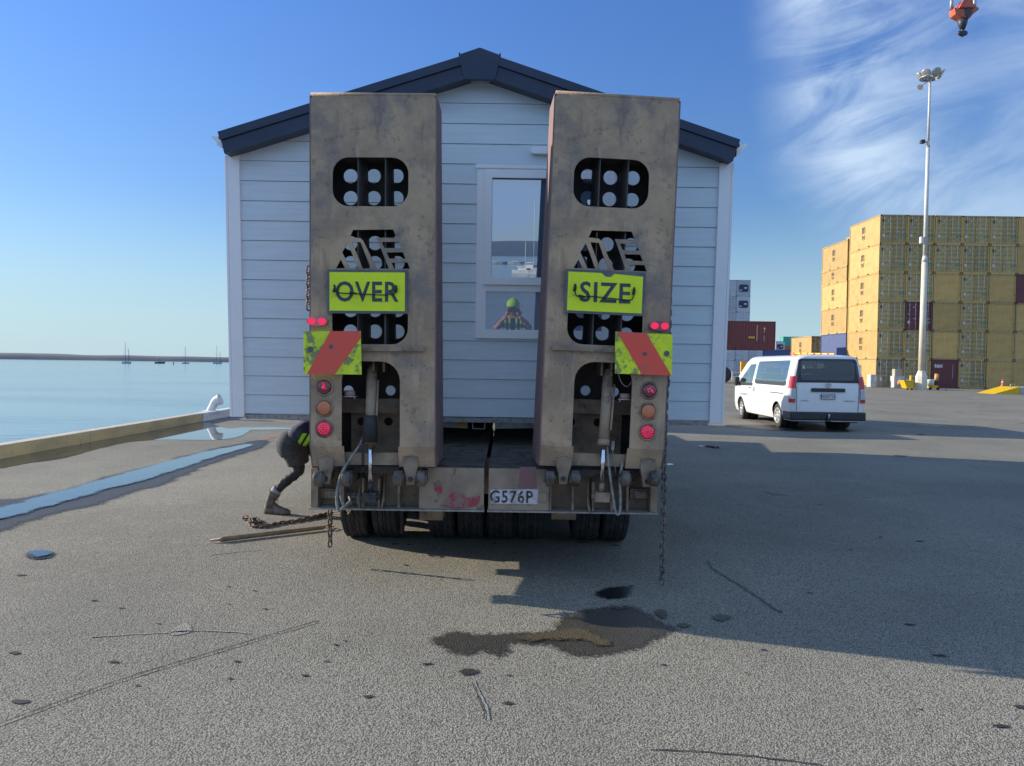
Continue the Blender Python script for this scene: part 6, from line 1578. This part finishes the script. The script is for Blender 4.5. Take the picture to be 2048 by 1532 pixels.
# distant reefers at (1551..1563)
reefP = make_container('', 'container', None, m_cgr, m_cgr, 'reefer', logo=False, small=True, Hc=2.896)
doorP = make_container('', 'container', None, m_cgr, m_cgr, 'door', logo=False, small=True, Hc=2.896)
uR = uD = False
def place_g(kind, x, y, z, lab):
    global uR, uD
    if kind == 'R': c = reefP if not uR else copy_tree(reefP); uR = True
    else: c = doorP if not uD else copy_tree(doorP); uD = True
    c.location = (x, y, z); tag(c, lab, 'container', 'grey refrigerated containers'); return c
YR = 136; XR = P(1473.5, 600, YR).x; lv = ['bottom', 'second', 'third', 'fourth', 'fifth', 'top']
for r_ in range(6):
    kinds = {5: ('D', 'R'), 4: ('D', 'R'), 3: ('D', 'D'), 2: ('D', 'D'), 1: ('D', 'D'), 0: ('D', 'D')}[r_]
    place_g(kinds[0], XR-CP, YR, r_*2.896, f'grey refrigerated container, {lv[r_]} row beside the house corner')
    place_g(kinds[1], XR, YR, r_*2.896, f'grey refrigerated container, {lv[r_]} row of the second column from the house')
for r_ in range(2):
    place_g('D', XR+CP, YR, r_*2.896, f'grey container, {lv[r_]} row under the right half of the maroon one')
bl = turned(m_cbl, 'blue container in line behind the maroon one', 'blue containers', XR+2*CP+0.1, YR, 2.896, L_=6.06, Hc=2.0)
turned(m_cgr, 'grey container below the blue one behind the van front', 'grey refrigerated containers', XR+2*CP+0.1, YR, 0, L_=6.06, Hc=2.896)
XQ = P(1551, 700, 200).x
for r_ in range(3): place_g('R', XQ, 200, r_*2.896, f'small far grey container, {lv[r_]} of the pile left of the teal one')
# maroon container held up by a handler
YM = 76; xr_ = P(1551, 670, YM).x; zM = P(1500, 699.5, YM).z
mc_ = make_container('long maroon container held in the air behind the house corner', 'container', None, m_cma, m_cma, 'blank', L_=12.19, Hc=2.9, logo=False)
mc_.rotation_euler = (0, 0, R(90)); mc_.location = (xr_, YM, zM)
o = MB()   # rotated +90: local -x faces -y (camera); local y runs towards -x
for (a, b, z0, z1) in ((1.85, 1.90, 0.9, 2.5), (1.05, 1.20, 2.05, 2.25), (1.10, 1.18, 1.8, 1.92), (1.12, 1.16, 0.9, 1.45)): o.box(-0.012, -0.004, a, b, z0, z1)
o.build('code_marks', m_sticker, mc_)
o = MB(); o.box(-0.012, -0.004, 2.1, 2.75, 1.15, 1.35); o.build('hazard_strip', m_yellowpaint, mc_)
hd = empty('container_handler', (xr_-9.0, YM-1.0, 0)); tag(hd, 'yard machine with black tyres carrying the maroon container, mostly hidden by the house', 'forklift')
o = MB(); o.box(-3.0, 3.0, 1.2, 2.9, 0.9, 2.2); o.plate([(-3.0, 2.2), (-1.6, 2.2), (-1.7, 3.6), (-2.8, 3.6)], th=1.5, fr=XZ(1.3)); o.build('chassis', m_yellowpaint, hd, bevel=0.05)
o = MB(); o.box(3.0, 3.4, 2.0, 2.3, 0.4, 7.5); o.box(3.0, 3.4, 0.3, 0.6, 0.4, 7.5); o.box(3.0, 3.3, 0.6, 2.0, 6.9, 7.2); o.box(2.2, 3.2, 1.0, 3.2, zM+2.95, zM+3.2); o.build('mast', m_dark, hd)
wt = P(1453, 752, YM-1.2).x-hd.location.x
for i, x_ in enumerate((wt-0.35, -2.0)):
    for y_ in (0.0, 3.1):
        w_ = empty('wheel', (x_, y_, 0.85)); w_.parent = hd
        o = MB(); o.lathe([(-0.28, 0.45), (-0.3, 0.7), (-0.24, 0.83), (0.24, 0.83), (0.3, 0.7), (0.28, 0.45)], (0, 0, 0), (0, 1, 0), 28); o.build('tyre', m_black, w_)
        o = MB(); o.lathe([(-0.2, 0.45), (-0.24, 0.35), (-0.1, 0.1), (0.1, 0.1), (0.2, 0.45)], (0, 0, 0), (0, 1, 0), 20); o.build('rim', m_yellowpaint, w_)
# yellow gantry frame and white rail near the van's nose
yg = P(1482, 740, 90)
o = MB(); zt_ = P(1482, 723, 90).z
for x_ in (0, 4.2): o.box(x_, x_+0.35, 0, 0.35, 0, zt_)
o.box(0.352, 4.198, 0.02, 0.33, zt_-0.45, zt_); o = o.build('yellow_frame', mat('frame_yellow', (0.75, 0.42, 0.02), 0.5)); o.location = (yg.x, 90, 0); tag(o, 'yellow steel portal frame standing behind the front of the van', 'frame')
rl = P(1464, 745, 95); o = MB(); zt_ = P(1464, 743, 95).z
for x_ in (0, 2.2, 4.4): o.box(x_, x_+0.09, 0, 0.09, 0, zt_)
o.box(0.092, 4.398, 0.01, 0.08, zt_-0.1, zt_-0.005) if False else None
for a, b in ((0.092, 2.198), (2.292, 4.398)): o.box(a, b, 0.01, 0.08, zt_-0.12, zt_-0.02)
o = o.build('white_rail', m_whitep); o.location = (rl.x, 95, 0); tag(o, 'low white pipe rail between the house corner and the van', 'rail')

# ================================================================== LIGHT MAST
mb_ = G(1842, 780); LMx, LMy = mb_.x, mb_.y; ml_ = empty('light_mast', (LMx, LMy, 0)); tag(ml_, 'tall cream floodlight mast standing in front of the yellow containers', 'light mast')
m_cream = mat('mast_cream_paint', (0.66, 0.61, 0.50), 0.6, col2=(0.58, 0.53, 0.43), nscale=1.2)
MZ = lambda y: P(1850, y, LMy).z
o = MB(); zb1 = MZ(753); zb2 = MZ(741)
def oct_(o, z0, z1, r0, r1, n=8):
    A = [o.bm.verts.new((r0*math.cos(2*math.pi*(i+.5)/n), r0*math.sin(2*math.pi*(i+.5)/n), z0)) for i in range(n)]; B = [o.bm.verts.new((r1*math.cos(2*math.pi*(i+.5)/n), r1*math.sin(2*math.pi*(i+.5)/n), z1)) for i in range(n)]
    for i in range(n): o.face([A[i], A[(i+1) % n], B[(i+1) % n], B[i]])
    o.face(A[::-1]); o.face(B)
oct_(o, 0, zb1, 0.43, 0.43); oct_(o, zb1, zb2, 0.43, 0.25); o.build('mast_foot', m_cream, ml_)
o = MB(); z1 = MZ(524); z2 = MZ(295); z3 = MZ(157)
o.cyl((0, 0, zb2-0.05), (0, 0, z1), 0.25, 0.22, 18); o.build('lower_pole', m_cream, ml_)
o = MB(); o.cyl((0, 0, z1), (0, 0, z1+0.5), 0.24, 0.15, 18); o.cyl((0, 0, z1+0.5), (0, 0, z2), 0.155, 0.14, 18); o.cyl((0, 0, z2), (0, 0, z2+0.5), 0.16, 0.10, 12); o.cyl((0, 0, z2+0.5), (0, 0, z3), 0.10, 0.085, 12); o.build('upper_pole', mat('mast_upper_paint', (0.62, 0.62, 0.58), 0.5), ml_)
o = MB(); o.box(-0.42, -0.16, -0.15, 0.15, z1+1.5, z1+2.0); o.build('sensor_box', m_whitep, ml_, bevel=0.02)
o = MB(); o.box(-0.62, -0.30, -0.15, 0.15, MZ(287)+0.0, MZ(280)); o.cyl((-0.3, 0, MZ(284)), (0, 0, MZ(284)), 0.04, n=8); o.build('camera_box', m_black, ml_, bevel=0.02)
o = MB(); o.tube([(0.75*math.cos(a), 0.75*math.sin(a), z3+0.05) for a in [2*math.pi*i/16 for i in range(16)]], 0.05, 6, closed=True)
for i in range(4): a = math.pi*i/4; o.cyl((0.75*math.cos(a), 0.75*math.sin(a), z3+0.05), (-0.75*math.cos(a), -0.75*math.sin(a), z3+0.05), 0.04, n=6)
o.build('head_ring', m_galv, ml_)
m_lamp = mat('floodlight_lens', (0.5, 0.52, 0.50), 0.15, metal=0.4, coat=0.5)
for i in range(7):
    a = 2*math.pi*(i+0.3)/7; c_ = Vector((0.82*math.cos(a), 0.82*math.sin(a), z3+0.22)); d = Vector((math.cos(a)*0.75, math.sin(a)*0.75, -0.62)).normalized()
    o = MB(); o.lathe([(-0.30, 0.08), (-0.22, 0.16), (-0.02, 0.36), (0.0, 0.37), (0.015, 0.35)], c_, d, 18); fl_ = o.build('floodlight', m_galv, ml_)
    o = MB(); o.lathe([(0.016, 0.345), (0.03, 0.30), (0.04, 0.1)], c_, d, 18); o.build('lens', m_lamp, fl_)
o = MB(); c_ = Vector((-0.85, -0.2, z3-0.75)); o.lathe([(-0.2, 0.06), (-0.12, 0.14), (0.05, 0.24)], c_, Vector((-0.6, -0.3, -0.6)), 14); o.cyl(c_, (-0.1, 0, z3-0.15), 0.04, n=6); o.build('floodlight', m_galv, ml_)
# guard posts
for x_, lab in ((1829, 'yellow guard post on the left of the mast foot'), (1853, 'yellow guard post on the right of the mast foot')):
    p = G(x_, 779.5); o = MB(); o.cyl((0, 0, 0), (0, 0, 1.12), 0.11, n=14); o.cyl((0, 0, 1.12), (0, 0, 1.16), 0.11, 0.06, 14); o = o.build('guard_post', m_yellowpaint); o.location = (p.x, p.y+0.6, 0); tag(o, lab, 'bollard', 'guard posts round the mast')
# ================================================================== YARD CLUTTER
m_box = mat('cabinet_grey', (0.50, 0.50, 0.47), 0.6, col2=(0.42, 0.42, 0.40)); m_boxd = mat('cabinet_wood', (0.35, 0.27, 0.20), 0.8)
def clutter(x0, y0, x1, y1, Y): a = P(x0, y0, Y); b = P(x1, y1, Y); return a, b
cbx = G(1742, 776.5)
o = empty('switch_cabinet', (P(1741, 770, 66).x, 66, 0)); tag(o, 'pair of grey electrical cabinets beside the van roof corner', 'cabinet', None)
w_ = P(1765, 770, 66).x-P(1741, 770, 66).x; hz_ = P(1741, 749, 66).z
q_ = MB(); q_.box(0, w_*0.52, 0, 0.7, 0.05, hz_); q_.build('cabinet_body', m_box, o, bevel=0.02)
q_ = MB(); q_.box(w_*0.54, w_, 0.05, 0.7, 0.05, hz_-0.05); q_.build('cabinet_side', m_boxd, o, bevel=0.02)
q_ = MB(); q_.box(w_*0.32, w_*0.46, -0.01, -0.001, hz_-0.55, hz_-0.2); q_.box(w_*0.8, w_*0.92, 0.03, 0.045, hz_-0.55, hz_-0.2); tag(q_.build('warning_sticker', m_sticker, o), kind='stuff')
o = empty('switch_cabinet', (P(1788, 770, 65).x, 65, 0)); tag(o, 'grey cabinet carrying a second smaller box, left of the yellow bin', 'cabinet')
w_ = P(1810, 770, 65).x-P(1788, 770, 65).x; hz_ = P(1788, 752, 65).z; h2 = P(1788, 738, 65).z
q_ = MB(); q_.box(0, w_, 0, 0.7, 0.05, hz_); q_.build('cabinet_body', m_box, o, bevel=0.02)
q_ = MB(); q_.box(w_*0.1, w_*0.75, 0.1, 0.6, hz_+0.002, h2); q_.build('upper_box', mat('cabinet_tan', (0.42, 0.38, 0.30), 0.7), o, bevel=0.02)
q_ = MB(); q_.box(w_*0.38, w_*0.6, -0.01, -0.001, hz_-0.6, hz_-0.15); q_.build('notice', m_sticker, o)
q_ = MB(); q_.lathe([(-0.2, 0.02), (-0.15, 0.18), (0.12, 0.2), (0.2, 0.1)], (w_*0.4, -0.2, 0.45), (0.2, 0, 1), 14); q_.build('hose_reel', mat('reel_red', (0.5, 0.2, 0.15), 0.6), o)
p = G(1821, 780); o = empty('wheelie_bin', (p.x, p.y, 0)); tag(o, 'yellow tilting skip bin beside the mast foot', 'bin')
s_ = p.y/FPX
q_ = MB(); prof = [(-13*s_, 0.70), (7*s_, 0.70), (6*s_, 0.12), (-7*s_, 0.12), (-11*s_, 0.50)]
q_.plate(prof, th=0.8, fr=XZ(0)); q_.build('bin_body', mat('bin_yellow', (0.72, 0.45, 0.01), 0.45), o, bevel=0.02)
q_ = MB(); q_.box(-14*s_, 8*s_, -0.03, 0.83, 0.702, 0.76); q_.build('bin_rim', MATS['bin_yellow'], o, bevel=0.01)
for x_ in (-5*s_, 4*s_):
    q_ = MB(); q_.cyl((x_, 0.05, 0.08), (x_, 0.15, 0.08), 0.08, n=12); q_.build('wheel', m_black, o)
p = G(1868, 780); s_ = p.y/FPX; o = empty('drum_trolley', (p.x, p.y, 0)); tag(o, 'low yellow trolley with a white tub and an orange drum at the mast foot', 'trolley')
q_ = MB(); q_.plate([(-9*s_, 0.15), (10*s_, 0.12), (9*s_, 0.35), (-3*s_, 0.42)], th=0.7, fr=XZ(0)); q_.box(-2*s_, 1*s_, 0.1, 0.5, 0.43, 0.62); q_.build('trolley_bed', MATS['bin_yellow'], o, bevel=0.02)
q_ = MB(); q_.lathe([(0, 0.34), (0.45, 0.36), (0.5, 0.33)], (-7*s_, 0.2, 0.36), (0, 0, 1), 18); q_.build('white_tub', m_whitep, o)
q_ = MB(); q_.cyl((8*s_, 0.3, 0.75), (9*s_, 0.3, 1.32), 0.16, n=16); q_.build('orange_drum', mat('drum_orange', (0.62, 0.36, 0.10), 0.5), o)
q_ = MB(); q_.box(3*s_, 10*s_, 0.15, 0.5, 0.42, 0.73); q_.build('engine_block', m_black, o, bevel=0.03)
for x_ in (-7*s_, 8*s_):
    q_ = MB(); q_.cyl((x_, 0.0, 0.12), (x_, 0.08, 0.12), 0.12, n=12); q_.build('wheel', m_black, o)
a, b = G(1893, 781), G(1908, 782); q_ = MB(); q_.tube([(0, 0, 0.04), (b.x-a.x, 0.1, 0.04)], 0.04, 8); q_ = q_.build('red_hose', mat('hose_red', (0.5, 0.05, 0.05), 0.6)); q_.location = (a.x, a.y, 0); tag(q_, 'short red hose lying in front of the maroon container', 'hose')
# cone
p = G(2005, 780); p.y = min(p.y, 64.5); s_ = p.y/FPX; px_ = P(2005, 770, p.y).x; o = empty('traffic_cone', (px_, p.y, 0)); tag(o, 'tall orange traffic cone with a white band before the ribbed containers', 'cone')
m_or = mat('cone_orange', (0.80, 0.14, 0.06), 0.55)
q_ = MB(); q_.box(-0.22, 0.22, -0.22, 0.22, 0, 0.05); q_.cyl((0, 0, 0.05), (0, 0, 0.62), 0.17, 0.09, 18); q_.cyl((0, 0, 0.76), (0, 0, 0.95), 0.07, 0.035, 18); q_.build('cone_body', m_or, o)
q_ = MB(); q_.cyl((0, 0, 0.62), (0, 0, 0.76), 0.09, 0.07, 18); q_.build('white_band', m_whitep, o)
# yellow and white ramp block
p = G(1988, 788); Yk = p.y; o = empty('kerb_ramp', (p.x, Yk, 0)); tag(o, 'yellow wedge ramp against a pale concrete block at the right edge', 'ramp')
w1 = P(2040, 785, Yk).x-p.x; h1 = P(2040, 774, Yk).z
q_ = MB(); q_.plate([(0, 0.0), (w1, 0.0), (w1, h1), (w1-0.1, h1)], th=2.0, fr=XZ(0)); q_.build('wedge', MATS['bin_yellow'], o)
q_ = MB(); q_.box(w1+0.01, w1+3, -0.05, 2.2, 0, h1-0.01); q_.build('concrete_block', m_conc2 if 'm_conc2' in globals() else mat('pale_concrete', (0.42, 0.43, 0.45), 0.8), o, bevel=0.03)
q_ = MB(); q_.tube([(w1-0.35, 0.5, h1-0.05), (w1-0.35, 0.5, h1+0.18), (w1-0.05, 0.5, h1+0.18), (w1-0.05, 0.5, h1-0.02)], 0.03, 6); q_.build('lifting_loop', m_galv, o)

# ================================================================== CRANE HOOK BLOCK
YH = 26.0; hp = P(1925, 40, YH); hk = empty('crane_hook_block', (hp.x, YH, hp.z)); tag(hk, 'orange crane hook block hanging from two ropes at the top right', 'hook')
HQ = lambda x, y, yo=0.0: Vector((P(x, y, YH).x-hp.x, yo, P(x, y, YH).z-hp.z))
zx = lambda x, y: (1780+x/5.108, y/5.108)
m_hko = mat('hook_block_orange', (0.58, 0.13, 0.06), 0.5, col2=(0.42, 0.09, 0.05), nscale=4); m_hkd = mat('hook_steel_dark', (0.05, 0.05, 0.07), 0.5)
def HP(l, yo=0): return [(v.x, v.z) for v in (HQ(*zx(x, y)) for x, y in l)]
q_ = MB(); q_.plate(HP([(710, 28), (800, 28), (825, 110), (664, 110)]), th=0.5, fr=XZ(-0.25)); q_.build('counterweight', m_hko, hk, bevel=0.03)
q_ = MB(); q_.plate(HP([(625, 105), (640, 100), (665, 112), (825, 112), (870, 90), (878, 120), (820, 165), (790, 205), (700, 195), (640, 165)]), th=0.36, fr=XZ(-0.18)); q_.build('block_frame', m_hko, hk, bevel=0.02)
q_ = MB(); q_.plate(HP([(730, 112), (805, 112), (800, 165), (770, 200), (735, 180)]), th=0.02, fr=XZ(-0.205)); q_.build('front_cover', m_hkd, hk)
q_ = MB(); a, b = HQ(*zx(741, 200)), HQ(*zx(741, 300)); q_.tube([a, (a+b)/2, b], [0.17, 0.14, 0.08], 14); q_.build('swivel', m_hkd, hk)
q_ = MB()
for s in (-1, 1):
    pts_ = [HQ(*zx(741, 295)), HQ(*zx(741, 345)), HQ(*zx(741+s*12, 352)), HQ(*zx(741+s*30, 345)), HQ(*zx(741+s*34, 328)), HQ(*zx(741+s*22, 314))]
    q_.tube(spline(pts_, 4), [0.06]*16+[0.05, 0.04, 0.03, 0.02, 0.012], 8)
q_.plate(HP([(708, 345), (774, 345), (741, 380)]), th=0.08, fr=XZ(-0.04)); q_.build('double_hook', m_hkd, hk)
for x_ in (628, 862):
    q_ = MB(); a = HQ(*zx(x_, 95)); q_.tube([a, a+Vector((0, 0, 0.22)), a+Vector((0, 0, 0.4))], [0.07, 0.05, 0.06], 10); q_.tube([a+Vector((0, 0, 0.4)), a+Vector((0, 0, 9.5))], 0.022, 8); q_.build('rope', m_galv, hk)
q_ = MB(); a = HQ(*zx(715, 25)); q_.tube(spline([a, a+Vector((0.1, 0, 0.05)), a+Vector((0.3, 0, 0.3)), a+Vector((0.5, 0, 2.0))], 5), 0.012, 6); q_.build('power_cable', m_black, hk)
